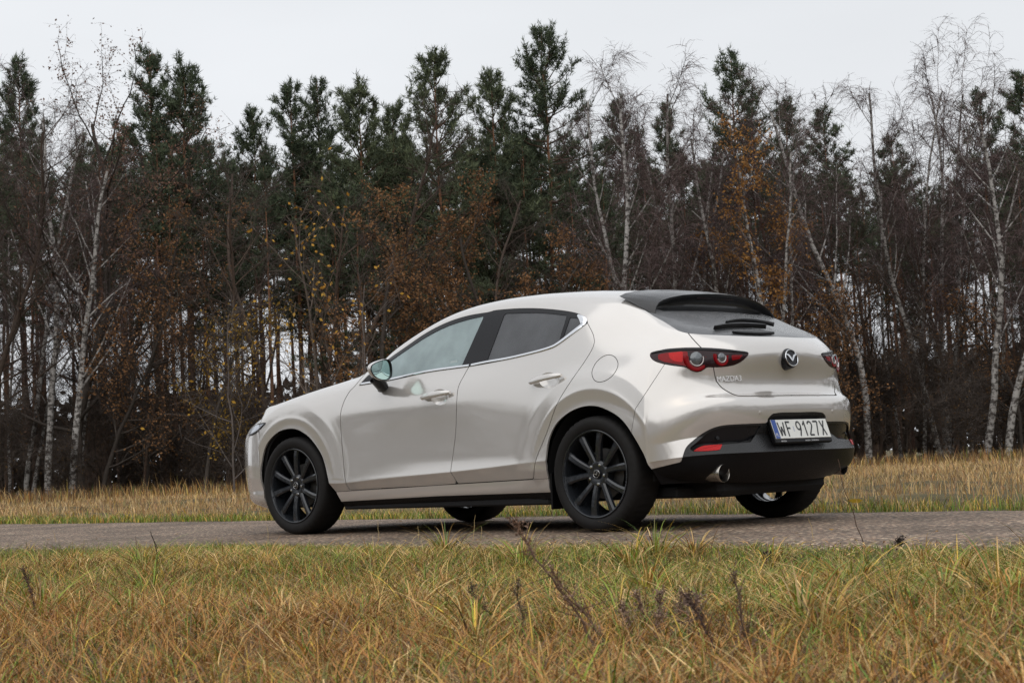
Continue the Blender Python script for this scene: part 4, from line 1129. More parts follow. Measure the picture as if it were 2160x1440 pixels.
# ================================================================== FOREST
def tint_mat(name, rough=.85, noise=.25, scale=3., spec=.2, transl=0.):
    m, nt, b = nodes_of(name); N, L = nt.nodes, nt.links
    at = N.new('ShaderNodeAttribute'); at.attribute_name = 'tint'
    tc = N.new('ShaderNodeTexCoord'); nz = N.new('ShaderNodeTexNoise'); nz.inputs['Scale'].default_value = scale; nz.inputs['Detail'].default_value = 4
    L.new(tc.outputs['Object'], nz.inputs['Vector'])
    mr = N.new('ShaderNodeMapRange'); mr.inputs['To Min'].default_value = 1-noise; mr.inputs['To Max'].default_value = 1+noise; L.new(nz.outputs['Fac'], mr.inputs['Value'])
    sc = N.new('ShaderNodeVectorMath'); sc.operation = 'SCALE'; L.new(at.outputs['Color'], sc.inputs[0]); L.new(mr.outputs['Result'], sc.inputs['Scale'])
    L.new(sc.outputs['Vector'], b.inputs['Base Color']); b.inputs['Roughness'].default_value = rough; b.inputs['Specular IOR Level'].default_value = spec
    if transl > 0:
        t = N.new('ShaderNodeBsdfTranslucent'); L.new(sc.outputs['Vector'], t.inputs['Color'])
        mx = N.new('ShaderNodeMixShader'); mx.inputs[0].default_value = transl
        L.new(b.outputs[0], mx.inputs[1]); L.new(t.outputs[0], mx.inputs[2]); L.new(mx.outputs[0], N['Material Output'].inputs['Surface'])
    return m
BARK = tint_mat('tree_bark', .92, .45, 9.)
NEEDLE = tint_mat('pine_needles', .8, .25, .8)
LEAF = tint_mat('dry_leaves', .7, .2, 1.2, transl=.25)
TWIG = tint_mat('bare_twigs', .9, .2, 1.)
def birch_bark():
    m, nt, b = nodes_of('birch_bark'); N, L = nt.nodes, nt.links
    at = N.new('ShaderNodeAttribute'); at.attribute_name = 'tint'
    tc = N.new('ShaderNodeTexCoord'); mp = N.new('ShaderNodeMapping'); mp.inputs['Scale'].default_value = (5, 5, 7)
    nz = N.new('ShaderNodeTexNoise'); nz.inputs['Scale'].default_value = 1.; nz.inputs['Detail'].default_value = 5; nz.inputs['Roughness'].default_value = .7
    L.new(tc.outputs['Object'], mp.inputs['Vector']); L.new(mp.outputs['Vector'], nz.inputs['Vector'])
    r = N.new('ShaderNodeValToRGB'); r.color_ramp.elements[0].position = .46; r.color_ramp.elements[0].color = (1, 1, 1, 1); r.color_ramp.elements[1].position = .56; r.color_ramp.elements[1].color = (.14, .12, .11, 1)
    L.new(nz.outputs['Fac'], r.inputs['Fac'])
    mx = N.new('ShaderNodeMix'); mx.data_type = 'RGBA'; mx.blend_type = 'MULTIPLY'; mx.inputs[0].default_value = 1.
    L.new(at.outputs['Color'], mx.inputs[6]); L.new(r.outputs['Color'], mx.inputs[7]); L.new(mx.outputs[2], b.inputs['Base Color']); b.inputs['Roughness'].default_value = .75
    return m
BIRCH = birch_bark()

class TB:
    """gathers tubes, ribbons and leaf faces of one tree part, with a colour for every vertex"""
    def __init__(s): s.V = []; s.Q = []; s.T = []; s.C = []; s.n = 0
    def add(s, V, C, Q=None, T=None):
        V = np.asarray(V, np.float32).reshape(-1, 3); C = np.broadcast_to(np.asarray(C, np.float32), V.shape)
        if Q is not None: s.Q.append(np.asarray(Q)+s.n)
        if T is not None: s.T.append(np.asarray(T)+s.n)
        s.V.append(V); s.C.append(C); s.n += len(V)
    def tube(s, P, R, n, C):
        P = np.asarray(P, float); R = np.asarray(R, float); m = len(P)
        T = np.gradient(P, axis=0); T /= np.linalg.norm(T, axis=1)[:, None]+1e-9
        ref = np.array([1., 0, 0]) if abs(T[:, 0]).max() < .8 else np.array([0, 1., 0])
        A = np.cross(T, ref); A /= np.linalg.norm(A, axis=1)[:, None]+1e-9; B = np.cross(T, A)
        an = np.linspace(0, 2*np.pi, n, endpoint=False)
        V = P[:, None]+R[:, None, None]*(np.cos(an)[None, :, None]*A[:, None]+np.sin(an)[None, :, None]*B[:, None])
        i, j = np.meshgrid(np.arange(m-1), np.arange(n), indexing='ij'); j2 = (j+1) % n
        Q = np.stack([i*n+j, i*n+j2, (i+1)*n+j2, (i+1)*n+j], -1).reshape(-1, 4)
        C = np.asarray(C, float)
        s.add(V, np.repeat(C, n, 0) if C.ndim == 2 else C, Q)
    def ribbons(s, P, W, C, rng):
        """P (k,m,3) centre lines, W (k,m) widths, C (k,3): flat thin twigs or blades"""
        k, m = P.shape[:2]
        d = rng.normal(size=(k, 3)); T = P[:, -1]-P[:, 0]; S = np.cross(T, d); S /= np.linalg.norm(S, axis=1)[:, None]+1e-9
        L = P-S[:, None]*W[..., None]/2; Rr = P+S[:, None]*W[..., None]/2
        V = np.stack([L, Rr], 2).reshape(-1, 3)
        b = (np.arange(k)*m*2)[:, None]+(np.arange(m-1)*2)[None]
        Q = np.stack([b, b+1, b+3, b+2], -1).reshape(-1, 4)
        s.add(V, np.repeat(C, m*2, 0), Q)
    def tris(s, O, D, L, W, C, rng):
        """needle / leaf triangles: origin, direction, length, base width"""
        k = len(O); S = np.cross(D, rng.normal(size=(k, 3))); S /= np.linalg.norm(S, axis=1)[:, None]+1e-9
        V = np.stack([O-S*W[:, None]/2, O+S*W[:, None]/2, O+D*L[:, None]], 1).reshape(-1, 3)
        s.add(V, np.repeat(C, 3, 0), None, np.arange(k*3).reshape(-1, 3))
    def leaves(s, O, size, C, rng, flat=.0):
        """leaf-sized four-cornered faces, tilted every way"""
        k = len(O); a = rng.normal(size=(k, 3)); a /= np.linalg.norm(a, axis=1)[:, None]; b = np.cross(a, rng.normal(size=(k, 3))); b /= np.linalg.norm(b, axis=1)[:, None]
        sz = np.broadcast_to(size, k)[:, None]
        V = np.stack([O-a*sz*.5, O+b*sz*.30, O+a*sz*.55, O-b*sz*.30], 1).reshape(-1, 3)
        s.add(V, np.repeat(C, 4, 0), np.arange(k*4).reshape(-1, 4))
    def mesh(s, name, smooth=True):
        return mesh_np(name, np.concatenate(s.V), np.concatenate(s.Q) if s.Q else None, np.concatenate(s.T) if s.T else None, smooth, np.concatenate(s.C))
def unit(v): return v/(np.linalg.norm(v, axis=-1, keepdims=True)+1e-9)
def mixc(a, b, t): return np.asarray(a)[None]*(1-t[:, None])+np.asarray(b)[None]*t[:, None]

def pine_meshes(seed, H, start, spread, lean=(0, 0), dense=1., taper=.85, low_dead=10, hue=0.):
    rng = np.random.default_rng(seed); bark = TB(); crown = TB()
    zt = np.linspace(0, H, 16); sway = np.cumsum(rng.normal(0, .035, (16, 2)), 0)*(H/18); sway -= np.linspace(0, 1, 16)[:, None]*sway[-1]; sway[0] = 0
    P = np.stack([sway[:, 0]+lean[0]*(zt/H), sway[:, 1]+lean[1]*(zt/H), zt], 1)
    r0 = .0095*H*rng.uniform(.85, 1.15); R = r0*(1-.93*(zt/H)**.9)
    low, high = np.array([.125, .085, .066]), np.array([.26, .13, .075])  # lower bark tone lightened in place of haze
    C = mixc(low, high, np.clip((zt/H-.12)/.4, 0, 1))*rng.uniform(.8, 1.15)
    bark.tube(P, R, 8, C)
    def on_trunk(z): return np.array([np.interp(z, zt, P[:, 0]), np.interp(z, zt, P[:, 1]), z])
    zs = start*H; z = zs; tips = []; dirs = []
    while z < H-.25:
        t = (z-zs)/(H-zs)
        shape = (min(1., .45+1.6*t) if t < .35 else 1.0)*(1-t)**taper*.96+.05
        for k in range(rng.integers(3, 6)):
            L = spread*shape*rng.uniform(.55, 1.2)+.15; a = rng.uniform(0, 2*np.pi)
            el0 = -.15+.95*t+rng.normal(0, .16)
            d = np.array([math.cos(a), math.sin(a), 0]); m = 6; q = np.linspace(0, 1, m)
            el = el0+q*(.35+.25*rng.random())
            st = np.stack([d[0]*np.cos(el), d[1]*np.cos(el), np.sin(el)], 1)*(L/m)
            st += rng.normal(0, .05*L/m*2, (m, 3)); B = on_trunk(z+rng.normal(0, .08))+np.concatenate([[[0, 0, 0]], np.cumsum(st, 0)])[:m]
            bark.tube(B, np.linspace(.012+.012*L, .006, m), 3, np.array([.10, .065, .045]))
            nsub = max(3, int(L*5.6*dense)); f = rng.uniform(.22, 1., nsub)**.8
            base = np.stack([np.interp(f, q, B[:, i]) for i in range(3)], 1)
            az = a+rng.normal(0, .95, nsub); e = el0+.35+rng.normal(0, .45, nsub); ln = rng.uniform(.10, .42, nsub)*(.5+.5*min(L, 2.)/1.5)
            dd = np.stack([np.cos(az)*np.cos(e), np.sin(az)*np.cos(e), np.sin(e)], 1)
            tips += [base+dd*ln[:, None], base+dd*ln[:, None]*.45, B[-1:]]; dirs += [dd, dd, np.repeat(unit(st[-1:]), 1, 0)]
        z += rng.uniform(.30, .52)*(1.25-.5*t)
    top = on_trunk(H); tips.append(top[None]); dirs.append(np.array([[0, 0, 1.]]))
    for k in range(6): tips.append((top+np.array([rng.normal(0, .05), rng.normal(0, .05), -rng.uniform(0, .7)]))[None]); dirs.append(np.array([[0, 0, 1.]]))
    O = np.concatenate(tips); D = np.concatenate(dirs); nn = 7
    k = len(O)
    dd = unit(np.repeat(D, nn, 0)*.55+np.array([0, 0, .35])+rng.normal(0, .62, (k*nn, 3)))
    oo = np.repeat(O, nn, 0)+rng.normal(0, .035, (k*nn, 3))
    tone = np.repeat(rng.random(k), nn)*.7+rng.random(k*nn)*.3
    cc = mixc((.034, .048, .032), (.130, .158, .088), tone**1.2)*(1+.25*(hue > .05)); cc = cc*np.array([1+hue*.5, 1, 1-hue*.3])
    crown.tris(oo, dd, rng.uniform(.15, .34, k*nn), rng.uniform(.026, .050, k*nn), cc, rng)
    for i in range(low_dead):
        zz = rng.uniform(.12, max(start, .2))*H; a = rng.uniform(0, 2*np.pi); L = rng.uniform(.4, 1.8)
        B = on_trunk(zz)+np.linspace(0, 1, 4)[:, None]*np.array([math.cos(a), math.sin(a), rng.uniform(-.2, .3)])*L; B[:, 2] -= np.linspace(0, 1, 4)**2*.2*L
        bark.tube(B, np.linspace(.018, .004, 4), 3, np.array([.07, .058, .05]))
    return bark.mesh('trunk'), crown.mesh('crown')

def grow(rng, tb, base, d, L, r, depth, P):
    """branching limb; returns list of end segments (points, directions)"""
    m = max(3, int(L/P['seg'])+2); st = []; cur = unit(d); pts = [base]
    for i in range(m):
        cur = unit(cur+rng.normal(0, P['wob'], 3)+np.array([0, 0, P['up'][min(depth, len(P['up'])-1)]])); pts.append(pts[-1]+cur*L/m)
    pts = np.array(pts); rad = np.linspace(r, max(r*.35, .005), m+1)
    tb.tube(pts, rad, 7 if depth == 0 else (5 if depth == 1 else 3), P['col'](rad, rng))
    ends = [(pts, rad, depth)]
    if depth < P['depth']:
        nb = P['nb'][depth]; f0 = P['f0'][depth]
        for k in range(nb):
            f = f0+(1-f0)*(k+rng.random())/nb; i = min(int(f*m), m-1); t = f*m-i
            p = pts[i]*(1-t)+pts[i+1]*t; ax = unit(pts[i+1]-pts[i]); rr = np.interp(f, np.linspace(0, 1, m+1), rad)
            side = unit(np.cross(ax, rng.normal(size=3))); an = rng.uniform(*P['ang'][depth])
            nd = ax*math.cos(an)+side*math.sin(an)
            ends += grow(rng, tb, p, nd, L*P['len'][depth]*rng.uniform(.65, 1.25)*(1.15-.6*f), rr*P['rr'], depth+1, P)
    return ends

def birch_meshes(seed, H, lean=(0, 0), stems=1, twigs=1.0, leaves=0, twig_col=((.062, .042, .040), (.16, .115, .110)), spread=1., r0=None, nb=13):
    rng = np.random.default_rng(seed); tb = TB(); tw = TB()
    white, thin = np.array([.38, .36, .34]), np.array([.17, .135, .125])
    def col(rad, rng): return mixc(thin, white, np.clip((rad-.007)/.020, 0, 1))
    ends = []
    for s in range(stems):
        a = 2*np.pi*s/stems+rng.uniform(0, 2); off = np.array([math.cos(a), math.sin(a), 0])*(.12 if stems > 1 else 0)
        Ls = H*(.97 if s == 0 else rng.uniform(.72, .92)); ln = np.array([lean[0]/H, lean[1]/H, 1.])+ (off*1.2 if stems > 1 else 0)
        P = dict(seg=.9, wob=.045, up=[.02, .05, -.02], depth=2, nb=[nb, 6], f0=[.30, .25], ang=[(.45, .85), (.35, .8)], len=[.34*spread, .42], rr=.42, col=col)
        ends += grow(rng, tb, off, ln, Ls, (r0 or .0085*H)*(1 if s == 0 else .8), 0, P)
    O = []; D = []
    for pts, rad, dep in ends:
        L = np.linalg.norm(pts[-1]-pts[0]); n = int((L*(5 if dep == 2 else 6.5 if dep == 1 else 2.0))*twigs)+1
        f = rng.uniform(.35 if dep < 2 else .1, 1, n); x = np.linspace(0, 1, len(pts))
        if dep == 0: f = rng.uniform(.72, 1, n)
        p = np.stack([np.interp(f, x, pts[:, i]) for i in range(3)], 1); ax = unit(pts[-1]-pts[0])
        O.append(p); D.append(unit(ax[None]*.8+rng.normal(0, .55, (n, 3))+np.array([0, 0, .15])))
    O = np.concatenate(O); D = np.concatenate(D); k = len(O)
    ln = rng.uniform(.45, 1.35, k); m = 5; q = np.linspace(0, 1, m)[None, :, None]
    Pp = O[:, None]+D[:, None]*ln[:, None, None]*q*.8+np.array([0, 0, -1.])*(ln[:, None, None]*q**2*rng.uniform(.2, .75, k)[:, None, None])
    W = np.linspace(.017, .006, m)[None]*rng.uniform(.7, 1.3, k)[:, None]
    tw.ribbons(Pp, W, mixc(*twig_col, rng.random(k)), rng)
    # side twiglets
    idx = np.repeat(np.arange(k), 2); f = rng.uniform(.3, .9, len(idx)); b = Pp[idx, 0]*(1-f[:, None])+Pp[idx, 3]*f[:, None]
    dd = unit(D[idx]+rng.normal(0, .8, (len(idx), 3))+np.array([0, 0, -.3])); l2 = rng.uniform(.2, .6, len(idx)); q = np.linspace(0, 1, 3)[None, :, None]
    P2 = b[:, None]+dd[:, None]*l2[:, None, None]*q; P2[..., 2] -= (q[..., 0]**2)*l2[:, None]*.3
    tw.ribbons(P2, np.linspace(.011, .005, 3)[None].repeat(len(idx), 0), mixc(*twig_col, rng.random(len(idx))), rng)
    out = [tb.mesh('trunk'), tw.mesh('crown')]
    if leaves:
        lf = TB(); j = rng.integers(0, k, leaves); f = rng.random(leaves)[:, None]
        p = Pp[j, 0]*(1-f)+Pp[j, 4]*f+rng.normal(0, .06, (leaves, 3))
        lf.leaves(p, rng.uniform(.07, .14, leaves), mixc((.22, .10, .03), (.52, .27, .08), rng.random(leaves)), rng); out.append(lf.mesh('foliage'))
    return out

def oak_meshes(seed, H, spread=1., leaves=2600, cols=((.11, .045, .018), (.40, .19, .06)), start=.15, leaf=.12, trunk_r=.012, nb=16, wob=.10, bark_c=(.055, .045, .038), twigs=.6):
    rng = np.random.default_rng(seed); tb = TB(); lf = TB()
    def col(rad, rng): return np.repeat(np.array([bark_c])*rng.uniform(.8, 1.25), len(rad), 0)
    P = dict(seg=.6, wob=wob, up=[.05, .06, .02], depth=2, nb=[nb, 6], f0=[start, .2], ang=[(.6, 1.15), (.4, 1.)], len=[.42*spread, .45], rr=.5, col=col)
    ends = grow(rng, tb, np.zeros(3), np.array([rng.normal(0, .05), rng.normal(0, .05), 1.]), H*.95, trunk_r*H, 0, P)
    pool = np.concatenate([p[len(p)//3 if d else int(len(p)*.6):] for p, r, d in ends])
    k = int(len(pool)*2*twigs); j = rng.integers(0, len(pool), k); D = unit(rng.normal(0, 1, (k, 3))+np.array([0, 0, .2])); ln = rng.uniform(.25, .8, k); q = np.linspace(0, 1, 3)[None, :, None]
    Pp = pool[j][:, None]+D[:, None]*ln[:, None, None]*q
    lf.ribbons(Pp, np.linspace(.014, .005, 3)[None].repeat(k, 0), np.repeat(np.array([[.078, .062, .053]]), k, 0)*rng.uniform(.7, 1.3, (k, 1)), rng)  # twig brown lightened in place of haze
    if leaves:
        jj = rng.integers(0, k, leaves); f = rng.random(leaves)[:, None]; p = Pp[jj, 0]*(1-f)+Pp[jj, 2]*f+rng.normal(0, .10, (leaves, 3))
        clump = rng.random(len(pool))[j[jj]]
        lf.leaves(p, rng.uniform(leaf*.6, leaf*1.25, leaves), mixc(*cols, np.clip(clump*.6+rng.random(leaves)*.5, 0, 1)), rng)
    return tb.mesh('trunk'), lf.mesh('crown')

def tree_thing(name, meshes, mats, loc, rz, label, group=None, cat='tree', names=('trunk', 'crown', 'foliage'), scale=1.):
    e = empty(name, loc); e.rotation_euler = (0, 0, rz); e.scale = (scale,)*3 if np.isscalar(scale) else scale
    for me, mt, nm in zip(meshes, mats, names): obj(nm, me, mt, e)
    return tag(e, label, cat, group)
def at_top(px, py, d):
    """foot of a tree whose tip is seen at (px, py), standing at distance d, and its height"""
    o, r = px_ray(px, py); rh = r[:2] @ FWD; t = d/rh; p = o+r*t
    return float(p[0]), float(p[1]), float(p[2])
def at_foot(px, d):
    y = 980-.0457*(px-1080); o, r = px_ray(px, y+12); t = d/(r[:2] @ FWD); p = o+r*t
    return float(p[0]), float(p[1])
FR = np.random.default_rng(21)
PINE_M = (BARK, NEEDLE); BIRCH_M = (BIRCH, TWIG, LEAF); OAK_M = (BARK, LEAF)
FZ = -.25
# ---- pines whose tips make the skyline
sky_pines = [
 (40, 132, 84, .42, 2.2, 'dark pine peeping over the bare crowns at the far left edge'),
 (316, 108, 80, .42, 2.6, 'tall double pine at the left, the higher of the two tips'),
 (386, 148, 79, .38, 2.9, 'broad dark pine close right of the tall left one'),
 (530, 232, 84, .42, 2.3, 'low pine with a thin tip beside the gap left of the middle'),
 (612, 184, 82, .40, 2.4, 'slim pine with a narrow spire, left of a twin spire'),
 (668, 172, 84, .42, 2.3, 'slim pine with a narrow spire, right of a twin spire'),
 (757, 190, 78, .22, 3.2, 'bushy green pine with a broad rounded tip left of the middle'),
 (828, 228, 82, .25, 2.8, 'short green pine leaning in the gap before the spindly topped one'),
 (917, 124, 77, .20, 3.3, 'dense green pine with a spindly bare leader on top'),
 (1036, 166, 80, .22, 3.1, 'green pine with blunt many tipped crown, left of the tallest'),
 (1142, 68, 82, .45, 3.0, 'tallest pine of the whole skyline with a bare orange trunk below its crown'),
 (1305, 215, 88, .50, 2.2, 'dark pine behind the white birch in the middle'),
 (1400, 225, 90, .50, 2.0, 'dark pine behind the second white birch'),
 (1541, 126, 80, .55, 2.6, 'pine standing alone above the right part of the car with open branches'),
 (1655, 215, 88, .50, 1.8, 'narrow small pine tip left of the orange leaved birch'),
 (1735, 238, 90, .55, 2.2, 'flat topped dark pine right of the orange leaved birch'),
 (1880, 300, 92, .55, 2.2, 'dark pine hidden behind the bare birches on the right'),
 (2066, 200, 84, .52, 2.2, 'dark pine with a ragged tip near the right edge'),
 (2158, 158, 82, .55, 2.2, 'pine cut off by the right edge of the picture'),
]
for i, (px, py, d, st, sp, lab) in enumerate(sky_pines):
    x, y, z = at_top(px, py, d)
    tree_thing('pine_tree', pine_meshes(100+i, z-FZ, st, sp*1.55, dense=1.45 if st < .3 else 1.4, taper=.66 if sp > 2.7 else .76, hue=.12 if st < .3 else 0), PINE_M, (x, y, FZ), 0, lab, 'pines on the skyline')
# ---- pines filling the wood behind
pv = [pine_meshes(300+k, h, st, sp, dense=.8) for k, (h, st, sp) in enumerate([(18, .68, 2.5), (16.5, .64, 2.4), (17.5, .72, 2.3), (15.5, .50, 2.8), (19, .56, 2.8), (16, .74, 2.2)])]
hv = [18, 16.5, 17.5, 15.5, 19, 16]
SKYL = np.array([(-200, 240), (0, 235), (250, 260), (300, 220), (430, 260), (480, 320), (560, 300), (700, 290), (870, 260), (960, 290), (1080, 220), (1200, 260), (1260, 300), (1480, 300), (1520, 240), (1600, 270), (1680, 310), (1800, 330), (2000, 330), (2100, 320), (2160, 260), (2400, 250)])
nfill = 0
cells = [(px, d) for d in np.arange(77, 112, 3.5) for px in np.arange(-230, 2400, 128)]
for px, d in cells:
    px += FR.uniform(-80, 80); d += FR.uniform(-2.2, 2.2)
    py = np.interp(px, SKYL[:, 0], SKYL[:, 1])+FR.uniform(25, 150)+.8*(d-80)*0
    x, y, z = at_top(px, py, d); k = FR.integers(0, 6); s = (z-FZ)/hv[k]
    tree_thing('pine_tree', pv[k], PINE_M, (x, y, FZ), FR.uniform(0, 6.28), 'slender pine standing in the crowded dark inside of the wood', 'pines inside the wood', scale=(min(s, 1.05), min(s, 1.05), s)); nfill += 1
# ---- birches along the edge, traced one by one: foot, tip, distance
birches = [
 ((100, 1050), (80, 190), 68, 1, .9, 0, 'white birch with a straight trunk at the far left'),
 ((148, 1045), (215, 330), 66, 1, .45, 0, 'thin white birch with a bent trunk leaning right, second white trunk from the left'),
 ((60, 1050), (130, 215), 72, 2, .9, 0, 'pale many branched birch filling the left edge'),
 ((1312, 985), (1260, 158), 66, 1, 1.2, 0, 'white birch leaning left behind the car roof'),
 ((1402, 985), (1335, 165), 68, 2, 1.1, 0, 'white birch with forked trunk just right of the leaning one'),
 ((1418, 985), (1420, 188), 69, 2, 1.1, 0, 'white forked birch above the rear of the car roof'),
 ((1575, 975), (1600, 260), 67, 2, .6, 0, 'twin stemmed thin birch above the rear window'),
 ((1672, 972), (1700, 285), 66, 2, .5, 5200, 'birch still hung with orange leaves right of the car'),
 ((1832, 965), (1788, 152), 68, 1, 1.2, 0, 'tall white birch with a drooping crown close right of the car'),
 ((1995, 955), (1895, 165), 70, 2, 1.2, 0, 'bare birch leaning left, in the right hand clump'),
 ((2002, 955), (2005, 168), 71, 3, 1.2, 0, 'many stemmed birch in the middle of the right hand clump'),
 ((2080, 955), (2140, 230), 66, 1, .8, 0, 'white birch leaning right beside the right edge'),
 ((2125, 955), (2150, 330), 65, 1, .5, 0, 'thin pale birch nearest to the right edge'),
]
for i, (ft, tp, d, stems, twg, lv, lab) in enumerate(birches):
    xf, yf_ = at_foot(ft[0], d); xt, yt, zt = at_top(tp[0], tp[1], d); H = zt-FZ
    me = birch_meshes(500+i, H, (xt-xf, yt-yf_), stems, twg*1.75, lv, r0=.115+.03*(stems == 1), spread=.95 if stems == 1 else .75, nb=15 if stems == 1 else 11)
    tree_thing('birch_tree', me, BIRCH_M, (xf, yf_, FZ), 0, lab, 'birches along the edge of the wood')
# thin birches without names of their own, deeper in
bv = [birch_meshes(560+k, h, (FR.normal(0, .8), FR.normal(0, .8)), 1, .9, r0=.08) for k, h in enumerate((13.5, 12., 14.5))]
for px in (20, 170, 1240, 1480, 1530, 1630, 1760, 1900, 1950, 2050, 2110, -60, 2230):
    d = FR.uniform(71, 80); x, y = at_foot(px, d); s = FR.uniform(.85, 1.12)
    tree_thing('birch_tree', bv[FR.integers(0, 3)], BIRCH_M, (x, y, FZ), FR.uniform(0, 6.28), 'thin bare birch half hidden among the trunks of the wood', 'thin birches inside the wood', scale=s)
# ---- brown leaved oaks
oaks = [
 (150, 212, 69, 1.35, 3800, .12, 'tall brown leaved tree at the left below the first pine'),
 (235, 240, 76, 1.0, 2600, .11, 'tree with thin russet crown left of the tall double pine'),
 (285, 455, 68, 1.1, 3000, .13, 'orange brown young oak under the tall double pine'),
 (800, 425, 66, 1.1, 3400, .13, 'rusty orange oak above the bonnet of the car'),
 (1080, 440, 66, 1.35, 4600, .13, 'broad rusty oak above the front door of the car'),
 (1160, 475, 65, 1.0, 2600, .13, 'smaller rusty oak between the broad one and the birches'),
 (880, 520, 68, 1.0, 2200, .12, 'sparse brown oak in front of the dense green pines'),
 (1500, 520, 70, 1.0, 1200, .12, 'thin brown leaved tree behind the roof spoiler'),
 (1760, 470, 72, 1.0, 2000, .12, 'brown leaved tree behind the tall right birch'),
 (420, 620, 64, 1.0, 1500, .12, 'low yellowish oak in the shade left of the bonnet'),
 (200, 600, 66, 1.0, 1200, .12, 'low brown oak between the two left birches'),
 (2130, 560, 68, 1.0, 1600, .12, 'low rusty oak at the right edge'),
 (1730, 640, 67, 1.0, 1500, .12, 'low rusty oak behind the tail of the car'),
]
for i, (px, py, d, sp, nl, lf_, lab) in enumerate(oaks):
    x, y, z = at_top(px, py, d)
    cols = ((.085, .045, .024), (.36, .185, .080)) if i not in (0, 1) else ((.09, .052, .040), (.25, .14, .095))
    if i == 9: cols = ((.16, .09, .015), (.42, .26, .04))
    tree_thing('oak_tree', oak_meshes(700+i, z-FZ, sp*.85, int(nl*1.5), cols, leaf=lf_*.85, twigs=1.2), OAK_M, (x, y, FZ), 0, lab, 'brown leaved oaks under the pines')
# ---- dark bare trees crowding between
uv = [oak_meshes(800+k, h, sp, 0, start=.22, trunk_r=.0085, nb=20, wob=.07, bark_c=tuple(np.array(c)*np.array([1.9, 1.65, 1.5])), twigs=1.6) for k, (h, sp, c) in enumerate([(11, .8, (.045, .036, .030)), (9, .9, (.050, .040, .030)), (12.5, .7, (.055, .036, .030)), (7, 1.1, (.042, .032, .026)), (13.5, .65, (.040, .034, .030))])]  # bark colours lightened and warmed to stand in for haze inside the wood
for px in np.arange(-160, 2330, 27):
    d = FR.uniform(67, 96); px2 = px+FR.uniform(-20, 20)
    if 480 < px2 < 1100 and FR.random() < .35: continue
    x, y = at_foot(px2, d)
    tree_thing('bare_tree', uv[FR.integers(0, 5)], OAK_M, (x, y, FZ), FR.uniform(0, 6.28), 'leafless dark young tree crowded between the pine trunks', 'leafless young trees in the wood', scale=FR.uniform(.75, 1.15))
# ---- low dark bushes under the first trees
lv_ = [oak_meshes(860+k, h, 1.25, nl, ((.045, .028, .018), (.16, .095, .040)), start=.02, trunk_r=.007, nb=20, wob=.12, bark_c=(.055, .043, .035), twigs=2.2, leaf=.09) for k, (h, nl) in enumerate([(2.6, 350), (3.6, 250), (2.0, 500), (4.6, 300)])]
for px in np.arange(-150, 2330, 48):
    d = FR.uniform(64, 80); x, y = at_foot(px+FR.uniform(-18, 18), d)
    tree_thing('low_bush', lv_[FR.integers(0, 4)], OAK_M, (x, y, FZ), FR.uniform(0, 6.28), 'low twiggy dark bush at the foot of the wood', 'low bushes at the foot of the wood', cat='bush', scale=FR.uniform(.7, 1.3))
# ---- yellow leaved hazel in front of the wood
x, y, z = at_top(650, 450, 41)
hz = oak_meshes(900, z-FZ, 1.0, 0, start=.05, trunk_r=.006, nb=14, wob=.06, bark_c=(.14, .11, .09), twigs=.5)
rng = np.random.default_rng(5); lf = TB(); vv = np.concatenate([np.array([v.co[:] for v in hz[1].vertices])]); pick = rng.integers(0, len(vv), 300); lp = vv[pick]; lp = lp[(lp[:, 2] > 1.6)][:230]
lf.leaves(lp-np.array([0, 0, .05]), .105, mixc((.42, .20, .03), (.70, .42, .08), rng.random(len(lp))), rng)
tree_thing('hazel_shrub', (hz[0], hz[1], lf.mesh('foliage')), (BARK, LEAF, LEAF), (x, y, -.15), 0, 'grey stemmed shrub with scattered yellow leaves behind the bonnet', cat='shrub')
for px, py, d, lab in ((480, 640, 44, 'crooked bare shrub left of the yellow leaved one'), (760, 560, 46, 'thin bare shrub rising behind the windscreen')):
    x, y, z = at_top(px, py, d); tree_thing('bare_shrub', oak_meshes(910+px, z-FZ, 1., 40, ((.4, .2, .03), (.6, .35, .06)), start=.06, trunk_r=.006, nb=12, wob=.09, bark_c=(.12, .10, .09), twigs=.5), OAK_M, (x, y, -.15), 0, lab, cat='shrub')
# ---- distant wood: a ragged mass of crowns and trunks too far and dense to count
def wood_mass(pts, h0, h1, n, seed, cols, size):
    rng = np.random.default_rng(seed); tb = TB()
    P = np.asarray(pts, float); seg = np.linalg.norm(np.diff(P, axis=0), axis=1); cum = np.concatenate([[0], np.cumsum(seg)])
    s = rng.uniform(0, cum[-1], n); x = np.interp(s, cum, P[:, 0])+rng.normal(0, 2.5, n); y = np.interp(s, cum, P[:, 1])+rng.normal(0, 2.5, n)
    top = h0+(h1-h0)*(.55*vnoise(s, s*0, 3.2, seed)+.30*vnoise(s, s*0, 9., seed+1)+.35*vnoise(s, s*0, 1.1, seed+2))
    z = top*rng.uniform(0, 1, n)**.8
    lum = rng.random(n)*.6+.4*vnoise(s, z, 2.5, seed+4)
    tb.leaves(np.stack([x, y, z], 1), rng.uniform(.6, 1.4, n)*size, mixc(*cols, lum), rng)
    return tb.mesh('far_wood', False)
back = [ground_at(px, 124) for px in (-1400, 3600)]
bp_ = [tuple(np.array(ground_at(px, 122+3*math.sin(px*.01)))) for px in range(-1500, 3700, 100)]
tag(obj('far_wood', wood_mass(bp_, 3.0, 7.5, 46000, 3, ((.024, .019, .015), (.075, .056, .043)), .7), LEAF), 'dark tangle of distant wood closing the view between the trunks', 'wood', kind='stuff')
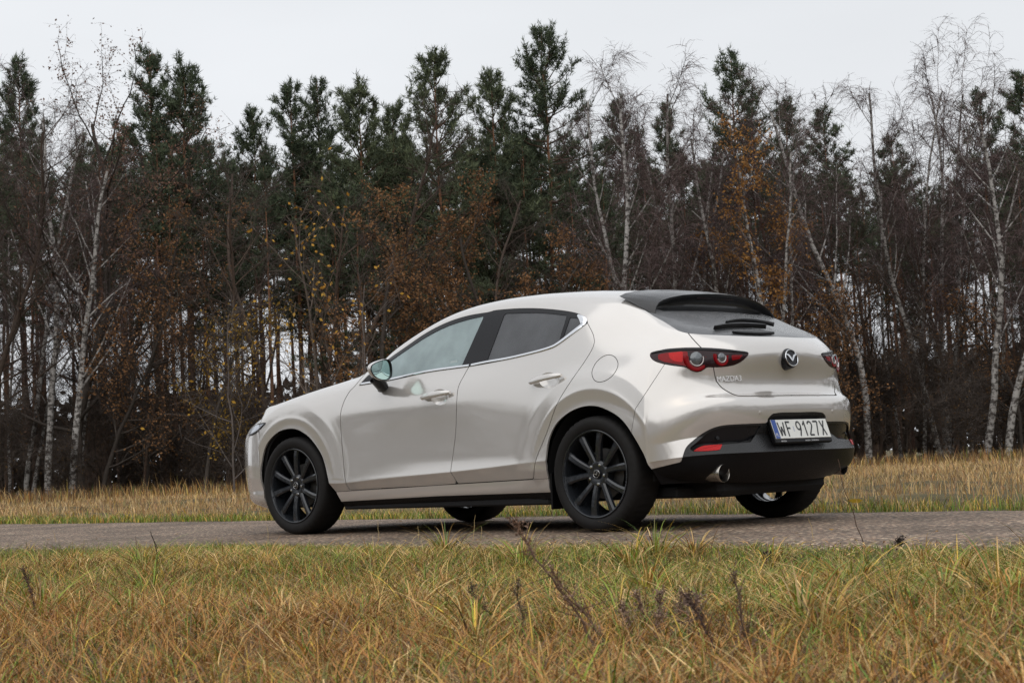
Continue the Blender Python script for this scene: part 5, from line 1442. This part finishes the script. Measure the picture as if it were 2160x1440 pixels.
# the same wood goes on all round the meadow: too many trees to count, scattered as one mass
def scattered_wood(name, pts, protos, seed):
    me = bpy.data.meshes.new(name); me.from_pydata([tuple(p) for p in pts], [], []); o = obj(name, me, NEEDLE)
    ng = bpy.data.node_groups.new('wood_scatter', 'GeometryNodeTree')
    ng.interface.new_socket('Geometry', in_out='INPUT', socket_type='NodeSocketGeometry'); ng.interface.new_socket('Geometry', in_out='OUTPUT', socket_type='NodeSocketGeometry')
    N, L = ng.nodes, ng.links; gi = N.new('NodeGroupInput'); go = N.new('NodeGroupOutput'); jall = N.new('GeometryNodeJoinGeometry')
    for root in protos:
        j = N.new('GeometryNodeJoinGeometry'); g2 = N.new('GeometryNodeGeometryToInstance')
        for ch in root.children:
            oi = N.new('GeometryNodeObjectInfo'); oi.inputs['Object'].default_value = ch; L.new(oi.outputs['Geometry'], j.inputs[0])
        L.new(j.outputs[0], g2.inputs[0]); L.new(g2.outputs[0], jall.inputs[0])
    ip = N.new('GeometryNodeInstanceOnPoints'); ip.inputs['Pick Instance'].default_value = True
    ri = N.new('FunctionNodeRandomValue'); ri.data_type = 'INT'; ri.inputs[4].default_value = 0; ri.inputs[5].default_value = len(protos)-1; ri.inputs['Seed'].default_value = seed
    rr = N.new('FunctionNodeRandomValue'); rr.data_type = 'FLOAT_VECTOR'; rr.inputs[0].default_value = (0, 0, 0); rr.inputs[1].default_value = (0, 0, 6.283); rr.inputs['Seed'].default_value = seed+1
    rs = N.new('FunctionNodeRandomValue'); rs.data_type = 'FLOAT'; rs.inputs[2].default_value = .8; rs.inputs[3].default_value = 1.12; rs.inputs['Seed'].default_value = seed+2
    L.new(gi.outputs[0], ip.inputs['Points']); L.new(jall.outputs[0], ip.inputs['Instance']); L.new(ri.outputs[2], ip.inputs['Instance Index']); L.new(rr.outputs[0], ip.inputs['Rotation']); L.new(rs.outputs[1], ip.inputs['Scale'])
    L.new(ip.outputs[0], go.inputs[0])
    o.modifiers.new('scatter', 'NODES').node_group = ng
    return o
protos = []
for k, nm in ((0, 'pine_tree'), (1, 'pine_tree'), (3, 'pine_tree'), (4, 'pine_tree')):
    protos.append(next(o for o in bpy.data.objects if o.type == 'EMPTY' and o.name.startswith('pine_tree') and any(c.data == pv[k][0] for c in o.children)))
for k in (0, 2, 4): protos.append(next(o for o in bpy.data.objects if o.type == 'EMPTY' and o.name.startswith('bare_tree') and any(c.data == uv[k][0] for c in o.children)))
protos.append(next(o for o in bpy.data.objects if o.type == 'EMPTY' and o.name.startswith('oak_tree')))
for k in (0, 1, 3): protos.append(next(o for o in bpy.data.objects if o.type == 'EMPTY' and o.name.startswith('low_bush') and any(c.data == lv_[k][0] for c in o.children)))
wr = np.random.default_rng(99); ang0 = math.degrees(YAW); pts = []
for a in np.arange(ang0+18.5, ang0+341.5, .95):
    for rr_ in (73, 80, 88, 97):
        t = math.radians(a+wr.uniform(-.6, .6)); r_ = rr_+wr.uniform(-4, 4); pts.append((CAM_POS[0]+r_*math.cos(t), CAM_POS[1]+r_*math.sin(t), FZ))
pts = [p for p in pts if not (road_far(np.clip(p[0], -60, 60))-3 < p[1] < road_near(p[0])+3)]
tag(scattered_wood('surrounding_wood', pts, protos, 5), 'the same wood carrying on all round the meadow, mirrored in the paint', 'wood', kind='stuff')

# ================================================================== GRASS AND WEEDS
GRASS = tint_mat('grass_blades', .6, .12, 5., .35, transl=.12)
STRAW = [(.58, .40, .16), (.66, .50, .24), (.52, .33, .10)]
YELL = [(.52, .40, .08), (.60, .43, .07)]
GREEN = [(.15, .24, .03), (.24, .33, .045), (.10, .18, .025)]
OLIVE = [(.27, .26, .08), (.22, .21, .07)]
RUST = [(.43, .22, .065), (.50, .28, .085), (.36, .165, .055)]
BROWN = [(.20, .12, .06), (.15, .10, .06)]
def pick_cols(rng, n, weights):
    """weights: (n, 6) for straw, yellow, green, olive, rust, brown"""
    pools = [STRAW, YELL, GREEN, OLIVE, RUST, BROWN]
    w = weights/weights.sum(1, keepdims=True); c = np.cumsum(w, 1); r = rng.random(n)[:, None]; k = (r > c).sum(1).clip(0, 5)
    out = np.zeros((n, 3))
    for i, p in enumerate(pools):
        m = k == i; out[m] = np.array(p)[rng.integers(0, len(p), m.sum())]
    return out*rng.uniform(.58, 1.42, (n, 1))*np.array([1.03, .96, .90])
def blade_mesh(name, X, Y, Z, Hh, Wd, az, lean, droop, C, segs, rng, smooth=True, keep_w=.0):
    """curved tapering blades; lean: outward reach, droop: how far the tip falls (fractions of the height)"""
    n = len(X); t = np.linspace(0, 1, segs+1)[None]
    d = np.stack([np.cos(az), np.sin(az)], 1)
    out = lean[:, None]*Hh[:, None]*(t**1.7); up = Hh[:, None]*(t-droop[:, None]*t**3)
    P = np.stack([X[:, None]+d[:, :1]*out, Y[:, None]+d[:, 1:]*out, Z[:, None]+up], -1)
    sa = az+np.pi/2+rng.normal(0, .5, n); S = np.stack([np.cos(sa), np.sin(sa), 0*sa], 1)
    w = Wd[:, None]*(1-t**1.6*(1-keep_w))*.5+.0002
    L = P-S[:, None]*w[..., None]; R = P+S[:, None]*w[..., None]
    V = np.stack([L, R], 2).reshape(-1, 3); m = segs+1
    b = (np.arange(n)*m*2)[:, None]+(np.arange(segs)*2)[None]
    Q = np.stack([b, b+1, b+3, b+2], -1).reshape(-1, 4)
    shade = (.62+.45*t)                                   # blades are paler towards their dry tips
    CC = (C[:, None]*np.ones((1, m, 1))).repeat(2, 1).reshape(-1, 3)
    return mesh_np(name, V, Q, None, smooth, CC)
def view_xy(rng, n, d0, d1, margin, power=1.):
    d = (d0**2+(d1**2-d0**2)*rng.random(n)**power)**.5
    lat = rng.uniform(-1, 1, n)*(.2815*d*1.03+margin)
    p = CAM_POS[:2][None]+FWD[None]*d[:, None]+RGT[None]*lat[:, None]
    return p[:, 0], p[:, 1], d
def near_verge(n_turf, n_tuft, seed):
    rng = np.random.default_rng(seed); parts = []
    # short turf under everything
    x, y, d = view_xy(rng, n_turf, 2.2, 10.5, 1.5)
    e = y-road_near(x)-(vnoise(x, y*0, .35, 31)-.45)*.30; keep = (e > -.02); keep &= rng.random(n_turf) < np.clip(e/.25+.35, 0, 1)
    x, y, d, e = x[keep], y[keep], d[keep], e[keep]; n = len(x)
    k1 = vnoise(x, y, .55, 41)*.6+vnoise(x, y, 1.5, 44)*.4; k2 = vnoise(x, y, .9, 42); k3 = vnoise(x, y, .22, 43)
    q = ((np.stack([x, y], 1)-CAM_POS[:2]) @ RGT)/d
    r = np.clip((e-1.5)/2.4+(k2-.5)*.7-.55*np.clip(q, 0, .3), 0, 1)
    W = np.stack([.55+.8*k2, .22+.3*k3, 3.0*(k1 > .48)*(1-.7*r)+2.6*np.clip(1.1-e, 0, 1)+.25, .5+0*r, 3.8*r*(.4+k2)+.25, .45+.8*r+1.3*(k1 < .36)], 1)
    H = (.022+.038*rng.random(n))*(.6+.9*k1+.3*k3)*(1+.32*np.clip(e, 0, 3))*np.clip(.45+e*.8, .4, 1)
    parts.append(blade_mesh('a', x, y, ground_z(x, y)-.004, H, rng.uniform(.0019, .0044, n), rng.uniform(0, 6.283, n), rng.uniform(.2, 1.4, n), rng.uniform(0, .7, n), pick_cols(rng, n, W), 2, rng))
    # tufts of long arching blades
    cx, cy, cd = view_xy(rng, n_tuft, 2.4, 10.2, 1.5)
    ce = cy-road_near(cx); ok = (ce > .12) & (rng.random(n_tuft) < np.clip(2.6*vnoise(cx, cy, .6, 51)-.55, .06, 1)); cx, cy, ce = cx[ok], cy[ok], ce[ok]; nt = len(cx)
    size = rng.uniform(.45, 1.25, nt)*np.clip(.36+.36*ce, .36, 1.05); kind = rng.random(nt); nb = (rng.uniform(16, 40, nt)*np.clip(size, .6, 2)).astype(int)
    idx = np.repeat(np.arange(nt), nb); n = len(idx); r = np.abs(rng.normal(0, .035, n))*size[idx]; az = rng.uniform(0, 6.283, n)
    x = cx[idx]+np.cos(az)*r; y = cy[idx]+np.sin(az)*r; H = rng.uniform(.05, .165, n)*size[idx]; kd = kind[idx]
    far = np.clip((ce[idx]-1.5)/2.4+(vnoise(x, y, .9, 42)-.5)*.7, 0, 1)
    W = np.stack([.4+2.2*(kd < .42), .15+.8*((kd > .42) & (kd < .55)), .15+2.6*(kd > .62)*(1-.6*far), .25+.7*((kd > .55) & (kd < .75)), .22+3.4*far*(kd < .75), .18+.8*far+.5*(kd > .5)*(kd < .58)], 1)
    parts.append(blade_mesh('b', x, y, ground_z(x, y)-.006, H, rng.uniform(.0020, .0050, n), az+rng.normal(0, .35, n), rng.uniform(.3, 1.5, n), rng.uniform(.15, 1.0, n), pick_cols(rng, n, W), 3, rng))
    # big drooping tussocks, most of them on the right
    uu = rng.random(150); cx, cy, cd = view_xy(rng, 150, 4.2, 8.6, .3); q = (np.stack([cx, cy], 1)-CAM_POS[:2]) @ RGT/cd; ok = (cy-road_near(cx) > .5) & (rng.random(150) < np.clip(.35+2.2*q, .12, .95)); cx, cy = cx[ok], cy[ok]
    idx = np.repeat(np.arange(len(cx)), 85); n = len(idx); az = rng.uniform(0, 6.283, n); r = np.abs(rng.normal(0, .04, n)); x = cx[idx]+np.cos(az)*r; y = cy[idx]+np.sin(az)*r; kd = rng.random(len(cx))[idx]
    W = np.stack([1.6+1.2*(kd < .5), .5+0*kd, .5+1.6*(kd > .55), .5+0*kd, .3+0*kd, .15+0*kd], 1)
    parts.append(blade_mesh('c', x, y, ground_z(x, y)-.006, rng.uniform(.09, .23, n)*(.75+.5*kd), rng.uniform(.003, .0075, n), az, rng.uniform(.35, 1.5, n), rng.uniform(.2, 1.05, n), pick_cols(rng, n, W), 6, rng))
    # last year's litter: flattened dead blades
    n = 16000; x, y, d = view_xy(rng, n, 2.7, 9.6, .7); e = y-road_near(x); k = e > .1; x, y, e = x[k], y[k], e[k]; n = len(x)
    W = np.stack([1.2+0*e, .1+0*e, .05+0*e, .1+0*e, .8+0*e, 1.2+0*e], 1)
    parts.append(blade_mesh('d', x, y, ground_z(x, y)+.012+rng.uniform(0, .03, n), rng.uniform(.015, .03, n), rng.uniform(.0025, .006, n), rng.uniform(0, 6.283, n), rng.uniform(2.5, 7, n), rng.uniform(.5, 1.4, n), pick_cols(rng, n, W), 4, rng))
    return parts
def join_meshes(name, ms):
    V, Q, T, C = [], [], [], []; k = 0
    for me in ms:
        n = len(me.vertices); v = np.zeros(n*3, np.float32); me.vertices.foreach_get('co', v); c = np.zeros(n*4, np.float32); me.color_attributes['tint'].data.foreach_get('color', c)
        li = np.zeros(len(me.loops), np.int32); me.loops.foreach_get('vertex_index', li)
        V.append(v.reshape(-1, 3)); C.append(c.reshape(-1, 4)[:, :3]); Q.append(li.reshape(-1, 4)+k); k += n
    for me in ms: bpy.data.meshes.remove(me)
    return mesh_np(name, np.concatenate(V), np.concatenate(Q), None, True, np.concatenate(C))
tag(obj('verge_grass', join_meshes('verge_grass', near_verge(182000, 7000, 61)), GRASS), 'tangled green and straw coloured grass of the near verge', 'grass', kind='stuff')
# ---- far side of the road: green fringe, then tall pale grass up to the trees
def far_grass(seed):
    rng = np.random.default_rng(seed); parts = []
    n = 26000; x = rng.uniform(-5, 34, n); e = np.abs(rng.normal(0, .30, n))+.0; y = road_far(x)-e+(vnoise(x, x*0, .4, 71)-.5)*.25
    p = (np.stack([x, y], 1)-CAM_POS[:2]); d = p @ FWD; lat = p @ RGT; k = np.abs(lat) < .2815*d*1.05+1.5; x, y, e, d = x[k], y[k], e[k], d[k]; n = len(x)
    W = np.stack([.35+.6*(e > .35), .3+0*e, 1.6-1.2*np.clip(e/.6, 0, 1), .7+0*e, .05+0*e, .05+0*e], 1)
    parts.append(blade_mesh('a', x, y, ground_z(x, y)-.006, rng.uniform(.03, .10, n)*(1+.8*np.clip(e, 0, 1)), rng.uniform(.004, .007, n)*np.clip(d/12, 1, 2), rng.uniform(0, 6.283, n), rng.uniform(.1, .8, n), rng.uniform(0, .4, n), pick_cols(rng, n, W), 2, rng))
    n = 72000; x_, y_, d = view_xy(rng, n, 10.5, 46, 1.5, 1.0); e = road_far(x_)-y_-(vnoise(x_, x_*0, .8, 77)-.3)*.8
    keep = (e > .25) & (rng.random(n) < np.clip(1.5-d/42, .3, 1)*np.clip(e/1.0, .15, 1)); x_, y_, d, e = x_[keep], y_[keep], d[keep], e[keep]; n = len(x_)
    k1 = vnoise(x_, y_, 2.2, 81); k2 = vnoise(x_, y_, .7, 82)
    W = np.stack([1.8+1.0*k1, .10+.10*k2, .16*(k1 < .4)+.30*(e < .8)+.03, .15+.25*(k1 < .35), .6+.6*(k1 > .55), .45+.9*(k2 < .3)], 1)
    H = rng.uniform(.08, .23, n)*(.45+.8*k2)*(.65+.6*k1)*np.clip(.35+e*.40, .35, 1.05)
    parts.append(blade_mesh('b', x_, y_, ground_z(x_, y_)-.01, H, rng.uniform(.004, .008, n)*np.clip(d/14, 1, 3), rng.uniform(0, 6.283, n), rng.uniform(.05, .8, n), rng.uniform(0, .6, n), (pick_cols(rng, n, W)*.72+np.array([.12, .095, .065]))*(.6+.5*k1)[:, None], 3, rng))
    # brown weeds and litter under the first trees
    n = 18000; x_, y_, d = view_xy(rng, n, 42, 74, 4); k1 = vnoise(x_, y_, 5, 91)
    W = np.stack([.8*(d < 56)+.10, .1+0*d, .03+0*d, .2+0*d, .5+0*d, .9+1.4*(d > 54)], 1)
    H = rng.uniform(.2, .5, n)*(.6+.9*k1)
    parts.append(blade_mesh('c', x_, y_, ground_z(x_, y_)-.02, H, rng.uniform(.012, .028, n), rng.uniform(0, 6.283, n), rng.uniform(.0, .5, n), rng.uniform(0, .4, n), pick_cols(rng, n, W)*.8, 2, rng))
    return parts
tag(obj('meadow_grass', join_meshes('meadow_grass', far_grass(62)), GRASS), 'tall pale autumn grass between the road and the wood', 'grass', kind='stuff')
# ---- single weeds and stalks
def hit_ground(u, v):
    o, d = px_ray(u, v); t = .5
    for _ in range(4000):
        p = o+d*t
        if p[2] < ground_z(p[0], p[1]): break
        t += .01
    return o+d*t
def weed(pts, r0, r1, col, name, label, head=None, twigs=0, seed=0, twig_len=.05, toward=None):
    """stem seen through the given picture points, foot first"""
    rng = np.random.default_rng(seed); f = hit_ground(*pts[0]); dist = (f-CAM_POS)[:2] @ FWD
    P = [f-np.array([0, 0, .02])]
    for q in pts[1:]:
        o, d = px_ray(*q); P.append(o+d*(dist/(d[:2] @ FWD)))
    P = smooth_poly(np.array(P), 4, closed=False, corner=120)+np.concatenate([[[0, 0, 0]], rng.normal(0, .002, (len(smooth_poly(np.array(P), 4, closed=False, corner=120))-1, 3))])
    e = empty(name, tuple(f)); tag(e, label, 'weed', 'dead weeds on the near verge')
    tb = TB(); tb.tube(P-f, np.linspace(r0, r1, len(P)), 5, np.asarray(col)); obj('stem', tb.mesh('stem'), BARK, e)
    if twigs:
        tw = TB(); k = twigs; ff = rng.uniform(.25, 1., k); x = np.linspace(0, 1, len(P)); b = np.stack([np.interp(ff, x, (P-f)[:, i]) for i in range(3)], 1)
        ax = unit(P[-1]-P[0]); D = unit(ax*.9+rng.normal(0, .55, (k, 3))); ln = twig_len*rng.uniform(.4, 1.5, k)*(1.3-ff); q = np.linspace(0, 1, 4)[None, :, None]
        Pp = b[:, None]+D[:, None]*ln[:, None, None]*q; tw.ribbons(Pp, np.linspace(.0028, .0012, 4)[None].repeat(k, 0), np.repeat(np.asarray([col]), k, 0)*rng.uniform(.8, 1.4, (k, 1)), rng)
        m = k*8; j = rng.integers(0, k, m); t = rng.random(m)[:, None]; tw.leaves(Pp[j, 0]*(1-t)+Pp[j, 3]*t+rng.normal(0, .003, (m, 3)), rng.uniform(.0035, .0085, m), np.asarray(col)[None]*rng.uniform(.8, 2.3, (m, 1)), rng)
        obj('seed_heads', tw.mesh('seed_heads'), BARK, e)
    if head:
        hb = TB(); m = 60; c = P[-1]-f; hb.leaves(c+rng.normal(0, head, (m, 3)), rng.uniform(.006, .014, m), np.asarray(col)[None]*rng.uniform(.7, 1.5, (m, 1)), rng); obj('seed_head', hb.mesh('seed_head'), BARK, e)
    return e
DK, RD_, GY_ = (.035, .028, .024), (.17, .11, .08), (.26, .18, .10)
weed([(1830, 1160), (1800, 1085), (1778, 1020), (1768, 968)], .0022, .0012, (.09, .055, .04), 'dry_stalk', 'single long dark stalk rising in front of the right rear bumper corner')
weed([(1255, 1400), (1240, 1330), (1180, 1240), (1130, 1180), (1100, 1125), (1085, 1100)], .0035, .0012, RD_, 'mugwort_weed', 'reddish dead mugwort leaning left below the rear wheel', twigs=46, seed=3, twig_len=.07)
weed([(1300, 1400), (1270, 1345), (1215, 1270), (1165, 1205)], .003, .0012, RD_, 'mugwort_weed', 'shorter reddish mugwort lying across the foot of the leaning one', twigs=40, seed=4, twig_len=.08)
weed([(1110, 1380), (1105, 1330), (1095, 1270), (1088, 1225)], .0026, .0012, (.12, .09, .06), 'mugwort_weed', 'upright dark mugwort left of the reddish leaning one', twigs=26, seed=5, twig_len=.05)
weed([(1080, 1345), (1050, 1310), (1010, 1270), (993, 1236)], .0024, .001, (.09, .065, .048), 'mugwort_weed', 'thin brown mugwort leaning left in the middle of the verge', twigs=26, seed=6, twig_len=.05)
weed([(337, 1215), (330, 1165), (318, 1120)], .0030, .0016, DK, 'broken_stem', 'black broken stem standing by the road on the left')
weed([(352, 1200), (336, 1168), (322, 1130)], .0022, .001, DK, 'broken_stem', 'thinner black stem crossing the broken one on the left')
weed([(288, 1215), (287, 1170), (287, 1128)], .0014, .0008, (.12, .08, .05), 'dry_stalk', 'straight thin stalk left of the black broken stem')
weed([(80, 1330), (72, 1280), (60, 1235), (48, 1195)], .0030, .0014, (.10, .065, .05), 'mugwort_weed', 'brown dead mugwort near the left edge', twigs=30, seed=7, twig_len=.05)
weed([(1858, 1190), (1876, 1165), (1895, 1145)], .0022, .0016, DK, 'seed_head_weed', 'dark weed with a knobbly seed head right of the long stalk', head=.010, seed=8)
weed([(1905, 1185), (1903, 1160), (1898, 1143)], .0020, .0014, DK, 'seed_head_weed', 'second knobbly dark seed head beside the first', head=.009, seed=9)
weed([(1618, 1215), (1616, 1185), (1618, 1170)], .0018, .0012, DK, 'seed_head_weed', 'small dark seed head among the grass left of the long stalk', head=.008, seed=10)
weed([(1600, 1420), (1580, 1360), (1560, 1290), (1550, 1210)], .0030, .0012, (.14, .095, .07), 'mugwort_weed', 'bushy brown mugwort upright in the right half of the verge', twigs=46, seed=11, twig_len=.06)
for i, (px_, py_, dx_, h_) in enumerate(((1370, 1345, -26, 90), (1400, 1350, -10, 100), (1425, 1340, 14, 85), (1450, 1355, 22, 95), (1345, 1360, -34, 80), (1385, 1370, 6, 75))):
    weed([(px_, py_), (px_+dx_*.4, py_-h_*.5), (px_+dx_, py_-h_)], .0026, .001, (.19, .13, .10), 'mugwort_weed', ['purplish dead mugwort, %s of the clump below the rear bumper' % q for q in ('left outer stem', 'left middle stem', 'right middle stem', 'right outer stem', 'far left stem', 'front stem')][i], twigs=42, seed=60+i, twig_len=.06)
weed([(1545, 1425), (1505, 1360), (1475, 1300), (1450, 1260)], .0028, .0012, (.09, .06, .05), 'mugwort_weed', 'dark mugwort stem slanting left below the exhaust', twigs=40, seed=12, twig_len=.06)
for i, (a, b, lab) in enumerate((((995, 1150), (1002, 1085), 'pale straw stalk in front of the far front wheel, the tallest of four'), ((1012, 1150), (1015, 1108), 'pale straw stalk right of the tallest before the far front wheel'), ((797, 1150), (796, 1096), 'pale thin stalk under the front door'), ((880, 1150), (881, 1108), 'pale short stalk under the door seam'), ((565, 1150), (562, 1105), 'pale stalk in front of the near front tyre'), ((1222, 1150), (1216, 1120), 'yellow blade before the near rear tyre'), ((1718, 1150), (1705, 1092), 'yellow blade bending up before the far rear tyre'), ((115, 1150), (113, 1120), 'pale thin stalk by the road at the far left'))):
    weed([a, ((a[0]+b[0])/2+2, (a[1]+b[1])/2), b], .0022, .0009, (.48, .36, .18), 'grass_stalk', lab, seed=30+i)
# fallen leaf at the far edge of the road
p = hit_ground(1805, 1073); tb = TB(); o2 = [(-.055, 0), (-.03, .022), (.01, .028), (.05, .008), (.06, 0), (.03, -.02), (-.02, -.024)]
V = [(p[0]+a*.7, p[1]+a*.6+b*.5, p[2]+.05+b*.6+abs(a)*.15) for a, b in o2]; tb.add(V, (.62, .40, .05), None, [[0, i, i+1] for i in range(1, 6)])
tag(obj('fallen_leaf', tb.mesh('fallen_leaf'), LEAF), 'bright yellow fallen leaf on the far edge of the road', 'leaf')
# bits of leaf and bark lying on the asphalt
rng = np.random.default_rng(77); n = 260; x = rng.uniform(-5, 16, n); t = rng.beta(.5, .5, n); y = road_far(x)*(1-t)+road_near(x)*t
tb = TB(); tb.leaves(np.stack([x, y, np.full(n, .006)], 1), rng.uniform(.02, .05, n), mixc((.12, .07, .03), (.42, .24, .06), rng.random(n)), rng)
V = np.concatenate(tb.V); V[:, 2] = .004+np.abs(V[:, 2]-.006)*.35; tb.V = [V]
tag(obj('leaf_litter', tb.mesh('leaf_litter'), LEAF), 'small dry leaves and bark scattered on the asphalt', 'litter', kind='stuff')
